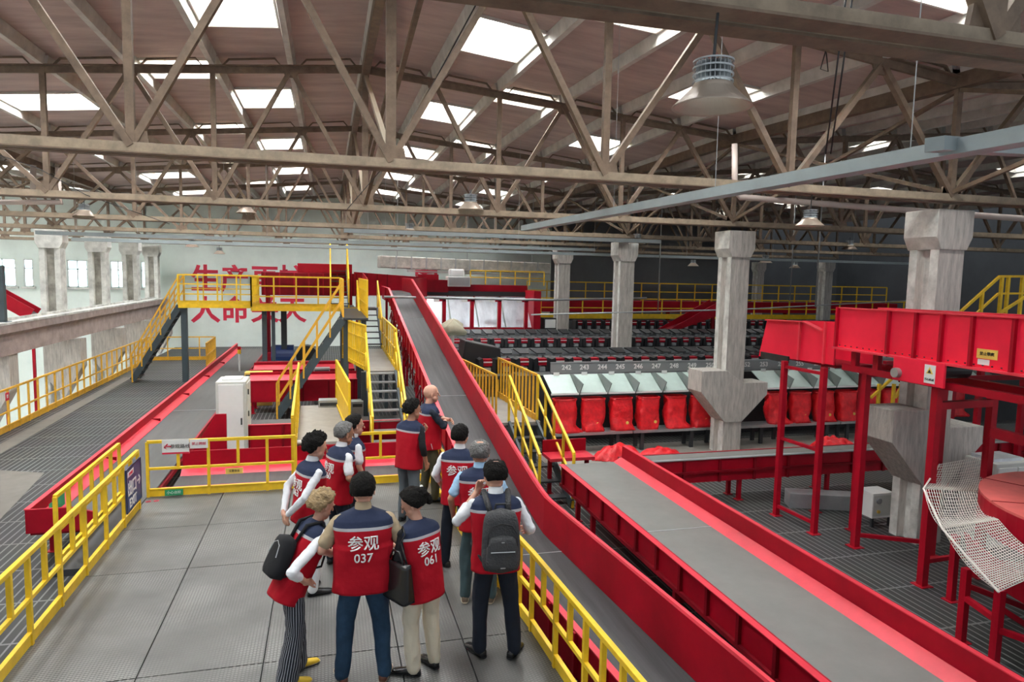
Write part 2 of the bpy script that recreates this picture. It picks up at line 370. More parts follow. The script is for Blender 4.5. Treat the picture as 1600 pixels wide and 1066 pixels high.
# ------------------------------------------------------------------ roof
def node_x(aisle, k):   # k = 0..12 half panels
    ns = [[-8.9, -4.95, -2.1, .75, 3.55, 6.4, 9.3], [9.3+3.03*i for i in range(7)], [-27.1+3.03*i for i in range(7)]][aisle]
    return ns[k//2] if k % 2 == 0 else (ns[k//2]+ns[k//2+1])/2
def zt(aisle, x, ti=3):
    mid = [.75, 18.4, -18.0][aisle]
    drop = {0: .30, 1: .22}.get(ti, 0)
    z = 7.46-.092*abs(x-mid)
    if aisle == 0 and x > mid: z -= drop*min(1, (x-mid)/2.2)
    elif aisle == 1: z -= drop
    return z
MT = M['truss']; CZ = 4.70
def truss(aisle, ti, label, full=True):
    y = TY[ti]; X = [node_x(aisle, k) for k in range(13)]; Z = [zt(aisle, x, ti) for x in X]
    t = thing('roof_truss', label, 'roof truss', (X[0], y, CZ), 'brown steel roof trusses')
    b = MB()   # double angle bottom chord
    for s in (-1, 1): yy = y+s*.035; b.box(X[0], X[12], yy-.008, yy+.008, CZ-.03, CZ+.09)
    fl = MB()
    for s in (-1, 1): a_, b_ = sorted((y+s*.027, y+s*.17)); fl.box(X[0], X[12], a_, b_, CZ-.045, CZ-.03)
    fl.build('bottom_flange', MT, t)
    b.build('bottom_chord', M['chord'], t)
    c = MB()
    for k in (0, 6):
        p, q = (X[k], y, Z[k]), (X[k+6], y, Z[k+6])
        c.bar(p, q, .05, .13); c.bar((p[0],y,p[2]+.06), (q[0],y,q[2]+.06), .2, .02)
    c.build('top_chord', MT, t)
    for k in range(0, 13, 2):
        if not ((aisle == 1 and k == 0) or (aisle == 2 and k == 12)): MB().bar((X[k], y, CZ), (X[k], y, Z[k]), .09 if k != 6 else .12, .08, up=(0,1,0)).build('vertical', MT, t)
        if k < 12: MB().bar((X[k], y+.01, CZ+.05), (X[k+1], y+.01, Z[k+1]), .08, .09, up=(0,1,0)).build('diagonal', MT, t)
        if k > 0: MB().bar((X[k], y-.01, CZ+.05), (X[k-1], y-.01, Z[k-1]), .08, .09, up=(0,1,0)).build('diagonal', MT, t)
    for k in range(13):
        if k % 2 == 0: MB().prism([(X[k]-.2, CZ), (X[k]+.2, CZ), (X[k]+.16, CZ+.22), (X[k]-.16, CZ+.22)], 'y', y-.018, y+.018).build('gusset', MT, t)
        else: MB().prism([(X[k]-.17, Z[k]+.03), (X[k]+.17, Z[k]+.03), (X[k]+.1, Z[k]-.15), (X[k]-.1, Z[k]-.15)], 'y', y-.018, y+.018).build('gusset', MT, t)
    # raised bearing brackets under each roof panel
    for k in range(12):
        a, c_ = X[k]+.18, X[k+1]-.18; za, zc = zt(aisle, a, ti), zt(aisle, c_, ti); th = .03
        MB().prism([(a, za+.06), (a+.12, za+.185), (c_-.12, zc+.185), (c_, zc+.06), (c_, zc+.06+th), (c_-.11, zc+.185+th), (a+.11, za+.185+th), (a, za+.06+th)], 'y', y-.025, y+.025).build('bearing_bracket', MT, t)
    return t
PL = ['over the visitors', 'just beyond the visitors', 'past the steel deck', 'over the main stair', 'over the upper platform', 'behind the upper platform', 'against the far wall']
for i in range(7): truss(0, i, ORD[i].capitalize()+' truss of the central roof bay from the camera, '+PL[i])
for i in range(1, 7): truss(1, i, ORD[i-1].capitalize()+' truss visible in the right roof bay beyond the columns, counted from the camera')
for i in range(3, 7): truss(2, i, ORD[i-3].capitalize()+' truss visible in the left roof bay above the crane beam, counted from the camera')

WN = [6]
def roof_bay(aisle, ti):
    y0, y1 = TY[ti], (TY[ti+1] if ti < 6 else WY)
    slab = MB(); ribs = MB()
    sk = {}
    if ti < 6:
        sk = {4: (.40, .70), 3: (.03, .24), 1: (.45, .70), 7: (.40, .70), 8: (.03, .22), 10: (.48, .74)} if aisle in (0, 2) else {3: (.3, .45), 8: (.55, .7), 5: (.72, .85)}  # left aisle repeats the central pattern: extra glowing panes added to brighten its columns
    for k in range(12):
        xa, xb = node_x(aisle, k), node_x(aisle, k+1)
        def P(x, f, dz):
            za = zt(aisle, x, ti); zb = zt(aisle, x, ti+1 if ti < 6 else ti)
            return (x, y0+(y1-y0)*f, za+(zb-za)*f+.27+dz)
        def patch(x0, x1, f0, f1):
            slab.hexa([P(x0,f0,0),P(x1,f0,0),P(x1,f1,0),P(x0,f1,0),P(x0,f0,.1),P(x1,f0,.1),P(x1,f1,.1),P(x0,f1,.1)])
        if k in sk:
            f0, f1 = sk[k]; a, b = xa+.12, xb-.12
            patch(xa, xb, 0, f0); patch(xa, xb, f1, 1); patch(xa, a, f0, f1); patch(b, xb, f0, f1)
            cx, cy = (a+b)/2, y0+(y1-y0)*(f0+f1)/2
            t = bpy.data.objects.new('window_%d' % WN[0], None); COL.objects.link(t); t.location = (cx, cy, P(cx, .5, 0)[2]); struct(t); WN[0] += 1
            cb = MB(); e = .22; H = .40
            q = [P(a,f0,-.06), P(b,f0,-.06), P(b,f1,-.06), P(a,f1,-.06)]
            df = e*1.2/(y1-y0); mo = 1 if (a+b)/2 < [.75, 18.4, -18][aisle] else 0; el, er = (.34, .14) if mo else (.14, .34); r = [P(a+el,f0+df,H), P(b-er,f0+df,H), P(b-er,f1-df,H), P(a+el,f1-df,H)]
            for i in range(4):
                j = (i+1) % 4; qa, qb, ra, rb = Vector(q[i]), Vector(q[j]), Vector(r[i]), Vector(r[j])
                mid = (Vector(q[0])+Vector(q[2]))/2
                def out(v): d = Vector((v.x-mid.x, v.y-mid.y, 0)).normalized()*.05; return v+d
                cb.hexa([qa, qb, out(qb), out(qa), ra, rb, out(rb), out(ra)])
            cb.build('skylight_curb', M['curb'], t)
            pn = MB(); pn.hexa([Vector(v)+Vector((0,0,.0)) for v in r]+[Vector(v)+Vector((0,0,.03)) for v in r]); pn.build('skylight_pane', M['sky_pane'], t)
        else: patch(xa, xb, 0, 1)
        ws = [xa] if k < 11 else [xa, xb]
        for x in ws:
            p, q = P(x, .012, 0), P(x, .988, 0)
            ribs.hexa([(x-.05,p[1],p[2]-.2),(x+.05,p[1],p[2]-.2),(x+.09,p[1],p[2]),(x-.09,p[1],p[2]),(x-.05,q[1],q[2]-.2),(x+.05,q[1],q[2]-.2),(x+.09,q[1],q[2]),(x-.09,q[1],q[2])])
    n = [0, 1, 2][aisle]
    struct(slab.build('ceiling', M['roof'])); struct(ribs.build('ceiling_rib', M['rib']))
for a in (0, 1, 2):
    for ti in range(0, 7): roof_bay(a, ti)
# valley gutters and longitudinal bracing
for x, side in ((9.3, 'right'), (-8.9, 'left')):
    g = MB()
    for i in range(0, 6):
        g.bar((x, TY[i], zt(0, x, i)+.02), (x, TY[i+1], zt(0, x, i+1)+.02), .16, .22)
        g.bar((x, TY[i], CZ+.1), (x, TY[i+1], zt(0, x, i+1)-.1), .06, .06); g.bar((x, TY[i+1], CZ+.1), (x, TY[i], zt(0, x, i)-.1), .06, .06)
    tag(g.build('valley_beam', MT), 'Brown steel valley beam and bracing above the %s column row' % side, 'beam')
mid = .75
def brace(label, x, pairs, w_=.07):
    t = thing('roof_brace', label, 'brace', (x, 0, 6), 'lengthwise steel roof braces')
    for p, q in pairs: MB().bar(p, q, w_, w_).build('strut', MT, t)
for i in range(1, 6):
    a, b = TY[i], TY[i+1]
    brace('Crossed ridge brace between the %s and %s central trusses' % (ORD[i], ORD[i+1]), mid,
          [((mid, b, CZ+.1), (mid+.5, a, zt(0, mid+.5, i)-.1)), ((mid, a, CZ+.1), (mid, b, zt(0, mid, i+1)-.1))])
struct(MB().bar((mid, TY[0], 7.35), (mid, WY, 7.5), .14, .2).build('ceiling_beam', MT))

# ------------------------------------------------------------------ lamps
def high_bay(p, s, label, hang=.6):
    t = thing('high_bay_lamp', label, 'hanging lamp', (p.x, p.y, p.z), 'aluminium high bay lamps hanging from the trusses')
    sh = MB().lathe([(.21*s, 0), (.205*s, .008*s), (.17*s, .04*s), (.115*s, .095*s), (.1*s, .12*s), (.09*s, .12*s), (.105*s, .09*s), (.16*s, .035*s), (.195*s, .004*s), (.21*s, 0)], p, 40); sh.build('shade', [M['shade']], t, smooth=False)
    MB().lathe([(.001, .1*s), (.09*s, .1*s), (.09*s, .105*s), (.001, .105*s)], p, 24).build('lens', M['lens'], t)
    cg = MB()
    for k in range(22):
        a = 2*math.pi*k/22; c, s_ = math.cos(a), math.sin(a)
        cg.bar((p.x+.065*s*c, p.y+.065*s*s_, p.z+.12*s), (p.x+.065*s*c, p.y+.065*s*s_, p.z+.235*s), .004*s, .05*s, up=(c, s_, 0))
    for z in (.13, .165, .2, .235): cg.lathe([(.1*s, z*s-.004*s), (.107*s, z*s-.004*s), (.107*s, z*s+.004*s), (.1*s, z*s+.004*s)], p, 28)
    cg.build('heat_sink', M['steel'], t)
    MB().lathe([(.001, .12*s), (.055*s, .12*s), (.055*s, .235*s), (.001, .245*s)], p, 16).build('driver_core', M['dark'], t)
    MB().tube([(p.x, p.y, p.z+.235*s), (p.x, p.y, p.z+.28*s), (p.x+.01, p.y, p.z+.3*s+hang)], .008*s, 6).build('hanger', M['dark'], t)
    return t
L0 = at(1112, 168, y=3.0); high_bay(L0, .9, 'Large bell shaped high bay lamp close overhead at the top right', 4.67-L0.z-.27)
k = 0
for px, py, y, s, lab in [(735, 328, 14.5, 1.35, 'High bay lamp hanging before the second row of trusses, right of the ridge'), (1265, 353, 8.6, .95, 'Small high bay lamp between the two nearest concrete columns'),
                  (385, 333, 20.4, 1.3, 'High bay lamp hanging left of the slogan wall'), (640, 366, 20.4, 1.3, 'High bay lamp above the top of the incline'), (995, 381, 20.4, 1.3, 'Lit high bay lamp beside the third column'),
                  (132, 338, 20.4, 1.3, 'High bay lamp above the left crane beam'), (300, 386, 32.5, 1.4, 'Far high bay lamp above the slogan, left one'), (343, 397, 38.4, 1.4, 'Far high bay lamp above the slogan, right one'),
                  (1327, 390, 20.4, 1.3, 'Lit high bay lamp over the dark right bay beside the tall column'), (1083, 416, 32.5, 1.4, 'Far lit high bay lamp left of the second column'), (1196, 411, 26.5, 1.4, 'Far lit high bay lamp right of the second column'), (1242, 419, 32.5, 1.4, 'Farthest small lit lamp over the yellow walkway')]:
    p = at(px, py, y=y); high_bay(p, s, lab, 4.70-p.z-.3*s if 4.7-p.z-.3*s > .02 else .02)

# ------------------------------------------------------------------ cable trays, pipes, wires
def traybar(name, label, cat, pts, w_, h_, m, hang=None):
    t = thing(name, label, cat, pts[0]); b = MB()
    for p, q in zip(pts, pts[1:]): b.bar(p, q, w_, h_)
    b.build('duct_body', m, t)
    if hang:
        for p in hang: MB().tube([p, (p[0], p[1], 7.0)], .004, 5).build('hanger_rod', M['steel'], t)
    return t
p0, p1 = at(1640, 205, z=4.3), at(820, 357, z=4.3)
traybar('cable_tray', 'Long pale grey cable tray running lengthwise at the upper right', 'cable tray', [p0+(p0-p1)*.4, p1], .16, .1, M['tray'], [tuple(p0.lerp(p1, f)) for f in (.1, .35, .6)])
q = at(1460, 225, z=4.3); traybar('cable_tray', 'Grey cable tray branching off to the right edge', 'cable tray', [q, at(1640, 236, y=q.y+.6)], .12, .09, M['tray'])
for y, z, xa, xb, lab in [(22.5, 4.35, -8, 9, 'Grey cable tray crossing the hall under the fourth truss'), (25, 4.28, -7.9, 26, 'Second grey cable tray crossing the hall farther off'), (18, 4.45, .4, 9.2, 'Short grey cable tray crossing right of the ridge')]:
    traybar('cable_tray', lab, 'cable tray', [(xa, y, z), (xb, y, z)], .2, .1, M['tray'], [(x, y, z) for x in range(int(xa)+1, int(xb), 4)])
def pipe(label, pts, r, m=M['pipe'], name='pipe'): return tag(MB().tube(pts, r, 10).build(name, m, smooth=True), label, 'pipe')
pa, pb = at(1147, 305, y=13.0), at(1322, 318, y=10.2)
pipe('Pale drain pipe dropping and bending right beside the second column', [at(1148, 225, y=13.2), at(1148, 298, y=13.2), at(1156, 308, y=13.2), at(1330, 322, y=12.4), at(1600, 342, y=11.2), at(1700, 350, y=11)], .065)
pipe('Pale drain pipe under the left roof valley', [at(91, 262, y=24), at(91, 305, y=24), at(97, 316, y=24), at(0, 316, y=24), at(-80, 316, y=24)], .08)
pipe('Upright pale drain pipe left of the ridge brace', [at(52, 258, y=24), at(52, 312, y=24)], .08)
pipe('Thin sprinkler pipe crossing in front of the shiny panels', [at(600, 464, y=23), at(855, 469, y=23), at(1010, 466, y=24)], .04, M['steel'])
pipe('Thin pipe crossing the columns above the black sorter', [at(830, 492, y=20), at(980, 488, y=19.8), at(1150, 484, y=19), at(1420, 470, y=20)], .022, M['steel'])
for px, y, a, b, lab in [(1276, 17, 352, 480, 'Steel hanger rod dropping to the walkway, nearest the tall column'), (1030, 22, 352, 485, 'White hanger rod between the second and third columns'), (1236, 22, 372, 470, 'Thin hanger rod left of the tall column')]:
    q = at(px-2, b, y=y); pipe(lab, [(q.x, q.y, 7.25), q], .02, M['steel'], 'hanger_rod')
for pts, lab in [([at(1322, -5, y=5), at(1290, 240, y=6)], 'Thin black cable hanging down at the upper right, left one of the pair'), ([at(1332, -5, y=5), at(1298, 240, y=6)], 'Thin black cable hanging down at the upper right, right one of the pair'),
                 ([at(0, 243, y=14.4), at(60, 263, y=14.4), at(135, 305, y=14.4), at(265, 350, y=16)], 'Slack black cable below the left trusses'), ([at(745, 5, y=7.6), at(650, 180, y=11), at(600, 260, y=13), at(540, 330, y=14.4)], 'Black cable running down the ridge brace'),
                 ([at(1290, 80, y=8.56), at(1282, 108, y=8.56), at(1294, 112, y=8.56), at(1291, 82, y=8.56)], 'Small loop of wire hanging from the nearest right truss')]:
    pipe(lab, pts, .008, M['black'], 'cable')

p = at(20, 475, y=32); t = thing('aisle_conveyor', 'Small red sloping conveyor in the far left aisle below the windows', 'conveyor', (p.x, 32, .9))
a, b = at(-25, 452, y=32), at(48, 492, y=32); MB().bar(a, b, .06, .5).bar(a+Vector((0,.7,0)), b+Vector((0,.7,0)), .06, .5).build('side_panel', M['red'], t); MB().bar(a+Vector((0,.35,0)), b+Vector((0,.35,0)), .66, .04).build('belt', M['belt'], t)
for q in (a.lerp(b, .3), a.lerp(b, .95)): box(q.x-.05, q.x+.05, 32.3, 32.4, -5, q.z).build('leg', M['red'], t)
for px, py, lab in ((150, 640, 'White wrapped goods stack on the lower floor, left one'), (262, 590, 'White wrapped goods stack on the lower floor, by the far stair')):
    q = at(px, py, x=-10.5); t = thing('goods_stack', lab, 'goods', (q.x, q.y, -5)); box(q.x-.8, q.x+.8, q.y-.8, q.y+.8, -4.85, -3.4).build('wrapped_goods', M['white'], t, bevel=.05); box(q.x-.85, q.x+.85, q.y-.85, q.y+.85, -5, -4.85).build('pallet', M['red'], t)
p = at(440, 556, y=27.2); t = thing('drive_motor', 'Dark blue motor with a round fan guard under the upper platform', 'motor', (p.x, 27.2, F))
MB().tube([(p.x-.35, 27.2, p.z), (p.x+.45, 27.2, p.z)], .42, 20).build('motor_body', M['blue'], t); MB().tube([(p.x-.55, 27.1, p.z-.1), (p.x-.36, 27.1, p.z-.1)], .26, 16).build('red_cap', M['red'], t); box(p.x-.4, p.x+.5, 26.9, 27.5, F, p.z-.3).build('stand', M['dark'], t)
p = at(480, 556, y=27.2); t = thing('drive_motor', 'Second dark motor right of the blue one under the upper platform', 'motor', (p.x, 27.2, F)); MB().tube([(p.x, 27.0, p.z), (p.x, 27.6, p.z)], .4, 20).build('motor_body', M['black'], t); box(p.x-.3, p.x+.3, 27.0, 27.6, F, p.z-.3).build('stand', M['dark'], t)
# ------------------------------------------------------------------ railings
def railing(label, pts, h, step=.38, toe=.12, m='yellow', group=None, rw=.045, pattern='half', mids=(.5,), cat='railing', name='safety_railing', pw=None):
    """pts: base points of the path (may climb); every second post stops at the mid rail when pattern is 'half'"""
    pw = pw or rw*.9
    t = thing(name, label, cat, pts[0], group); mm = M[m]
    P = [Vector(p) for p in pts]; up = Vector((0, 0, 1))
    tr = MB(); mr = MB(); tb = MB()
    for a, b in zip(P, P[1:]):
        tr.bar(a+up*(h-rw/2), b+up*(h-rw/2), rw, rw)
        for f in mids: mr.bar(a+up*h*f, b+up*h*f, rw*.8, rw*.8)
        if toe: tb.bar(a+up*(toe/2+.005), b+up*(toe/2+.005), .012, toe); tb.bar(a+up*toe, b+up*toe, rw*.9, .015)
    tr.build('top_rail', mm, t, bevel=.004)
    if mids: mr.build('mid_rail', mm, t)
    if toe: tb.build('toe_board', mm, t)
    k = 0
    for a, b in zip(P, P[1:]):
        L = (b-a).length; n = max(1, round(L/step))
        for i in range(n+1):
            if i == 0 and k > 0: continue
            p = a.lerp(b, i/n); half = pattern == 'half' and i % 2 == 1 and mids and i < n
            z0 = h*mids[0] if half else .0
            MB().box(p.x-pw/2, p.x+pw/2, p.y-pw/2, p.y+pw/2, p.z+z0, p.z+h-rw*.6).build('baluster' if half else 'post', mm, t)
        k += 1
    return t
railing('Yellow safety railing along the left edge of the visitors\' steel deck', [(-2.6, .9, 0), (-2.6, 10.45, 0)], .86, step=.37)
railing('Yellow railing across the far end of the steel deck, carrying the small white signs', [(-2.6, 10.97, 0), (-.5, 10.97, 0)], .86, step=.41)
railing('Short yellow railing behind the two men at the far end of the deck', [(.42, 10.97, 0), (1.58, 10.97, 0)], .86, step=.4)
railing('Yellow railing along the right edge of the deck, beside the red conveyor', [(1.60, 10.9, 0), (1.68, 8.3, 0), (1.87, 6, 0), (2.03, 2.2, 0)], .80, step=.33)
railing('Outer yellow railing of the exit gap at the deck\'s far left corner', [(-2.98, 8.55, -.02), (-2.98, 11.0, -.02)], .86, step=.4)
o = box(-3.05, -2.64, 8.5, 11.05, -.1, -.02).build('floor.004', M['dark']); struct(o)
# exit sign on the left railing
t = thing('exit_sign', 'Blue exit sign with white characters, hung on the left deck railing', 'sign', (-2.56, 10.08, .46))
box(-2.575, -2.56, 9.72, 10.44, .17, .76).build('sign_board', M['blue'], t)
fr = MB()
for (y0, y1, z0, z1) in ((9.72, 10.44, .17, .18), (9.72, 10.44, .75, .76), (9.72, 9.73, .17, .76), (10.43, 10.44, .17, .76)): fr.box(-2.562, -2.555, y0, y1, z0, z1)
fr.build('sign_frame', M['black'], t)
for s_, sz, y, z in (('出', .22, 9.87, .46), ('口', .22, 10.08, .46), ('→', .2, 10.3, .47), ('EXIT', .17, 10.0, .27)):
    text_obj('lettering', s_, sz, frame((-2.557, y, z), (0, 1, 0), (0, 0, 1)), M['letter'], t, bold=.004)
box(-2.56, -2.556, 9.78, 10.06, .64, .71).build('white_label', M['white'], t)
text_obj('lettering', '安全出口', .045, frame((-2.554, 9.92, .672), (0, 1, 0), (0, 0, 1)), M['letter_red'], t)
# small signs on the far railing
def rail_sign(label, x0, x1, z0, z1, y, m, txt, tm, size, tx=0, extra=None, name='rail_sign', cat='sign'):
    t = thing(name, label, cat, (x0, y, z0)); box(x0, x1, y-.008, y, z0, z1).build('sign_board', m, t)
    text_obj('lettering', txt, size, frame(((x0+x1)/2+tx, y-.011, (z0+z1)/2), (1, 0, 0), (0, 0, 1)), tm, t)
    if extra: extra(t)
    return t
def redstrip(t): box(-2.39, -2.02, 10.93, 10.934, .65, .675).build('red_strip', M['letter_red'], t); text_obj('arrow', '←', .12, frame((-2.31, 10.93, .765), (1, 0, 0), (0, 0, 1)), M['letter_red'], t, bold=.004)
rail_sign('White visitor route sign with a red arrow on the far railing', -2.39, -2.02, .65, .87, 10.944, M['white'], '参观路线', M['black'], .07, .06, redstrip)
rail_sign('Small red lettered sign beside the white visitor route sign', -2.01, -1.76, .72, .86, 10.944, M['white'], '禁止跨越', M['letter_red'], .05)
rail_sign('Small yellow notice under the mid rail of the far railing', -1.52, -1.27, .3, .39, 10.944, M['tag'], '注意安全', M['black'], .04)
rail_sign('Green and white label on the toe board of the far railing', -2.37, -2.12, .015, .105, 10.944, M['green'], '小心台阶', M['letter'], .05)
t = tag(text_obj('floor_marking', '◎ ◎', .09, frame((-2.5, 10.75, .004), (1, .1, 0), (0, 1, 0)), M['letter_red']), 'Small worn red marking on the deck at its far left corner', 'marking')

# ------------------------------------------------------------------ conveyors
MR, MP, MD = M['red'], M['pink'], M['darkred']
def leg(t, x, y, z1, w_=.07, z0=F, m=None): box(x-w_/2, x+w_/2, y-w_/2, y+w_/2, z0, z1).add([(x-w_,y-w_,z0),(x+w_,y-w_,z0),(x+w_,y+w_,z0),(x-w_,y+w_,z0),(x-w_,y-w_,z0+.012),(x+w_,y-w_,z0+.012),(x+w_,y+w_,z0+.012),(x-w_,y+w_,z0+.012)], [(3,2,1,0),(4,5,6,7),(0,1,5,4),(1,2,6,5),(2,3,7,6),(3,0,4,7)]).build('leg', m or MR, t)
# -- incline and its level run beside the deck
t = thing('incline_conveyor', 'Long belt conveyor coming down the red incline and running out beside the deck', 'conveyor', (2.5, 8.7, F))
def xr(y): return 2.85 if y >= 8.7 else 2.85+(8.7-y)*.075
def zb(y): return -.14 if y <= 8.4 else (-.14+.0915*(y-8.4)**2 if y < 9.4 else min(-.0485+.1815*(y-9.4), 2.72))
W_ = .74
ysN = [1.6, 5.6, 8.4, 8.7, 9.0, 9.4, 12, 16.8, 20, 23.9, 24.6, 27.6]
def strip(f, y0=None, mi=0):   # f(y) -> list of section points
    mb = MB(); rings = [f(y) for y in (y0 or ysN)]; mb.loft(rings, mi, cap=True); return mb
strip(lambda y: [(xr(y)-W_, y, zb(y)-.03), (xr(y), y, zb(y)-.03), (xr(y), y, zb(y)), (xr(y)-W_, y, zb(y))]).build('belt', M['belt_shine'], t)
for y in (8.05, 14.2, 20.9): MB().bar((xr(y)-W_, y, zb(y)+.004), (xr(y), y, zb(y)+.004), .02, .004).build('belt_seam', M['steel'], t)
strip(lambda y: [(xr(y)+.0, y, zb(y)-.2), (xr(y)+.03, y, zb(y)-.2), (xr(y)+.05, y, zb(y)+.5), (xr(y)+.01, y, zb(y)+.5)]).build('right_side_wall', MR, t)
strip(lambda y: [(xr(y)+.05, y, zb(y)+.47), (xr(y)+.09, y, zb(y)+.47), (xr(y)+.09, y, zb(y)+.5), (xr(y)+.05, y, zb(y)+.5)]).build('wall_lip', MP, t)
strip(lambda y: [(xr(y)-W_-.03, y, zb(y)-.3), (xr(y)-W_, y, zb(y)-.3), (xr(y)-W_, y, zb(y)+.16), (xr(y)-W_-.03, y, zb(y)+.16)]).build('left_side_wall', MR, t)
strip(lambda y: [(xr(y)-W_-.05, y, zb(y)+.15), (xr(y)-W_+.02, y, zb(y)+.15), (xr(y)-W_+.02, y, zb(y)+.165), (xr(y)-W_-.05, y, zb(y)+.165)]).build('left_lip', MP, t)
strip(lambda y: [(xr(y)-W_-.02, y, zb(y)-.34), (xr(y)+.03, y, zb(y)-.34), (xr(y)+.03, y, zb(y)-.28), (xr(y)-W_-.02, y, zb(y)-.28)]).build('under_frame', MD, t)
y = 4.0
while y < 26:
    MB().bar((xr(y)-W_-.05, y, zb(y)-.3), (xr(y)-W_-.05, y, zb(y)+.15), .04, .05, up=(0,1,0)).build('side_rib', MR, t); y += .62
y = 9.2
while y < 23.5:
    rb = MB(); rb.tube([(xr(y)-W_-.045, y, zb(y)-.32), (xr(y)-W_-.045, y, zb(y)-.78)], .02, 5); rb.bar((xr(y)-W_-.06, y, zb(y)-.4), (xr(y)-W_-.06, y+.5, zb(y)-.62), .03, .04); rb.build('hanger_bracket', MD, t); y += .5
for y in (3.6, 6.2, 8.2, 10.6, 13.5, 16.5, 19.5, 22.5, 25.5):
    for x in (xr(y)-W_-.02, xr(y)+.0): leg(t, x, y, zb(y)-.3, .08)
# hood at the head of the incline
t = thing('head_hood', 'Red sheet metal hood at the head of the incline conveyor', 'hood', (2.4, 27.5, 2.7))
h = MB(); yy = 27.8
h.sheet((1.0, yy, 2.5), (3.9, yy, 2.5), (3.9, yy, 3.25), (1.0, yy, 3.42), .04); h.sheet((1.35, yy, 2.5), (1.35, 23.9, 2.6), (1.35, 24.4, 3.2), (1.35, yy, 3.4), .03)
h.sheet((3.9, yy, 2.3), (3.0, 25.2, 2.4), (3.0, 25.2, 3.2), (3.9, yy, 3.25), .03); h.build('hood_panel', MR, t)
rb = MB()
for x in (1.1, 1.5, 1.9, 2.3): rb.bar((x, yy-.05, 2.45), (x, yy-.05, 3.35), .04, .04)
rb.build('hood_rib', MD, t)
for x in (1.1, 3.8): leg(t, x, yy-.1, 2.5)
t = thing('transfer_conveyor', 'Dark red enclosed conveyor running left from the hood behind the upper platform', 'conveyor', (-.5, 28.6, 2.5))
box(-2.5, 1.1, 28.3, 29.3, 2.45, 3.35).build('housing', MD, t, bevel=.02); box(-1.15, .95, 28.32, 29.28, 3.35, 3.72).build('upper_housing', MR, t, bevel=.02)
for k in range(7): x = -2.4+k*.55; box(x, x+.05, 28.26, 28.3, 2.45, 3.35).build('housing_rib', MR, t)
for x in (-2.3, .9): leg(t, x, 28.5, 2.45, .12); leg(t, x, 29.1, 2.45, .12)

# -- right hand light belt conveyor
class side_ribs:
    def __init__(s, x0, x1, y0, y1, z0, z1, n, axis): s.a = (x0, x1, y0, y1, z0, z1, n, axis)
    def build(s, name, m, t):
        x0, x1, y0, y1, z0, z1, n, axis = s.a
        for k in range(n):
            f = k/(n-1)
            if axis == 'y': y = y0+(y1-y0)*f; box(x0, x1, y-.025, y+.025, z0, z1).build(name, m, t)
            else: x = x0+(x1-x0)*f; box(x-.025, x+.025, y0, y1, z0, z1).build(name, m, t)
t = thing('belt_conveyor', 'Wide pale grey belt conveyor with red sides running into the right foreground', 'conveyor', (4.6, 7, F))
box(4.08, 5.02, 1.5, 11.3, .02, .05).build('belt', M['belt_light'], t)
box(4.08, 5.02, 7.98, 8.0, .05, .054).build('belt_seam', M['steel'], t)
MB().prism([(4.04, -.30), (4.08, -.30), (4.08, .05), (4.0, .05), (4.0, .035), (4.04, .035)], 'y', 1.5, 11.32).build('left_side_panel', MR, t)
box(3.97, 4.05, 1.5, 11.3, .05, .06).build('left_lip', MP, t)
side_ribs(4.0, 4.04, 1.6, 11.2, -.3, .03, 17, 'y').build('side_rib', MD, t)
box(4.0, 4.1, 1.5, 11.32, -.34, -.29).build('lower_flange', MD, t)
MB().prism([(5.02, .045), (5.17, .13), (5.17, .1), (5.05, .02)], 'y', 1.5, 11.3).build('guard_slope', MP, t)
MB().prism([(5.17, -.3), (5.2, -.3), (5.22, .33), (5.19, .33)], 'y', 1.5, 11.3).build('right_side_wall', MR, t)
box(5.19, 5.25, 1.5, 11.3, .325, .34).build('wall_lip', MP, t)
for y in (2.2, 4.6, 7.3, 10.06, 10.75):
    for x in (4.15, 5.1): leg(t, x, y, -.28)
box(4.1, 5.15, 7.27, 7.33, -.6, -.55).build('cross_member', MD, t)
t = thing('cross_conveyor', 'Red sided cross conveyor joining the pale belt in front of the second column', 'conveyor', (9, 11.6, F))
box(5.26, 17, 11.15, 11.6, .0, .04).build('belt', M['belt_light'], t)
box(5.26, 17, 11.1, 11.15, -.38, .06).build('front_panel', MR, t); box(5.26, 17, 11.07, 11.17, .055, .07).build('front_lip', M['steel'], t)
box(5.26, 17, 11.6, 11.64, -.38, .05).build('back_panel', MR, t)
side_ribs(5.6, 16.8, 11.06, 11.1, -.38, .04, 16, 'x').build('side_rib', MD, t); box(5.26, 17, 11.05, 11.12, -.2, -.16).build('mid_flange', MD, t)
for x in (5.7, 7.6, 9.6, 12, 14.5):
    for y in (11.2, 11.55): leg(t, x, y, -.36)
o = box(4.7, 16, 12.9, 15.6, F, F+.012).build('floor.005', M['bridge']); struct(o)
t = thing('end_tray', 'Small pink red tray at the top end of the pale belt, beside the yellow stair', 'tray', (4.1, 12.2, F))
box(4.05, 4.95, 12.0, 12.5, -.1, -.04).build('tray_bottom', MP, t); box(4.05, 4.95, 12.5, 12.54, -.1, .2).build('tray_back', MR, t)
for x in (4.12, 4.88): leg(t, x, 12.25, -.1)

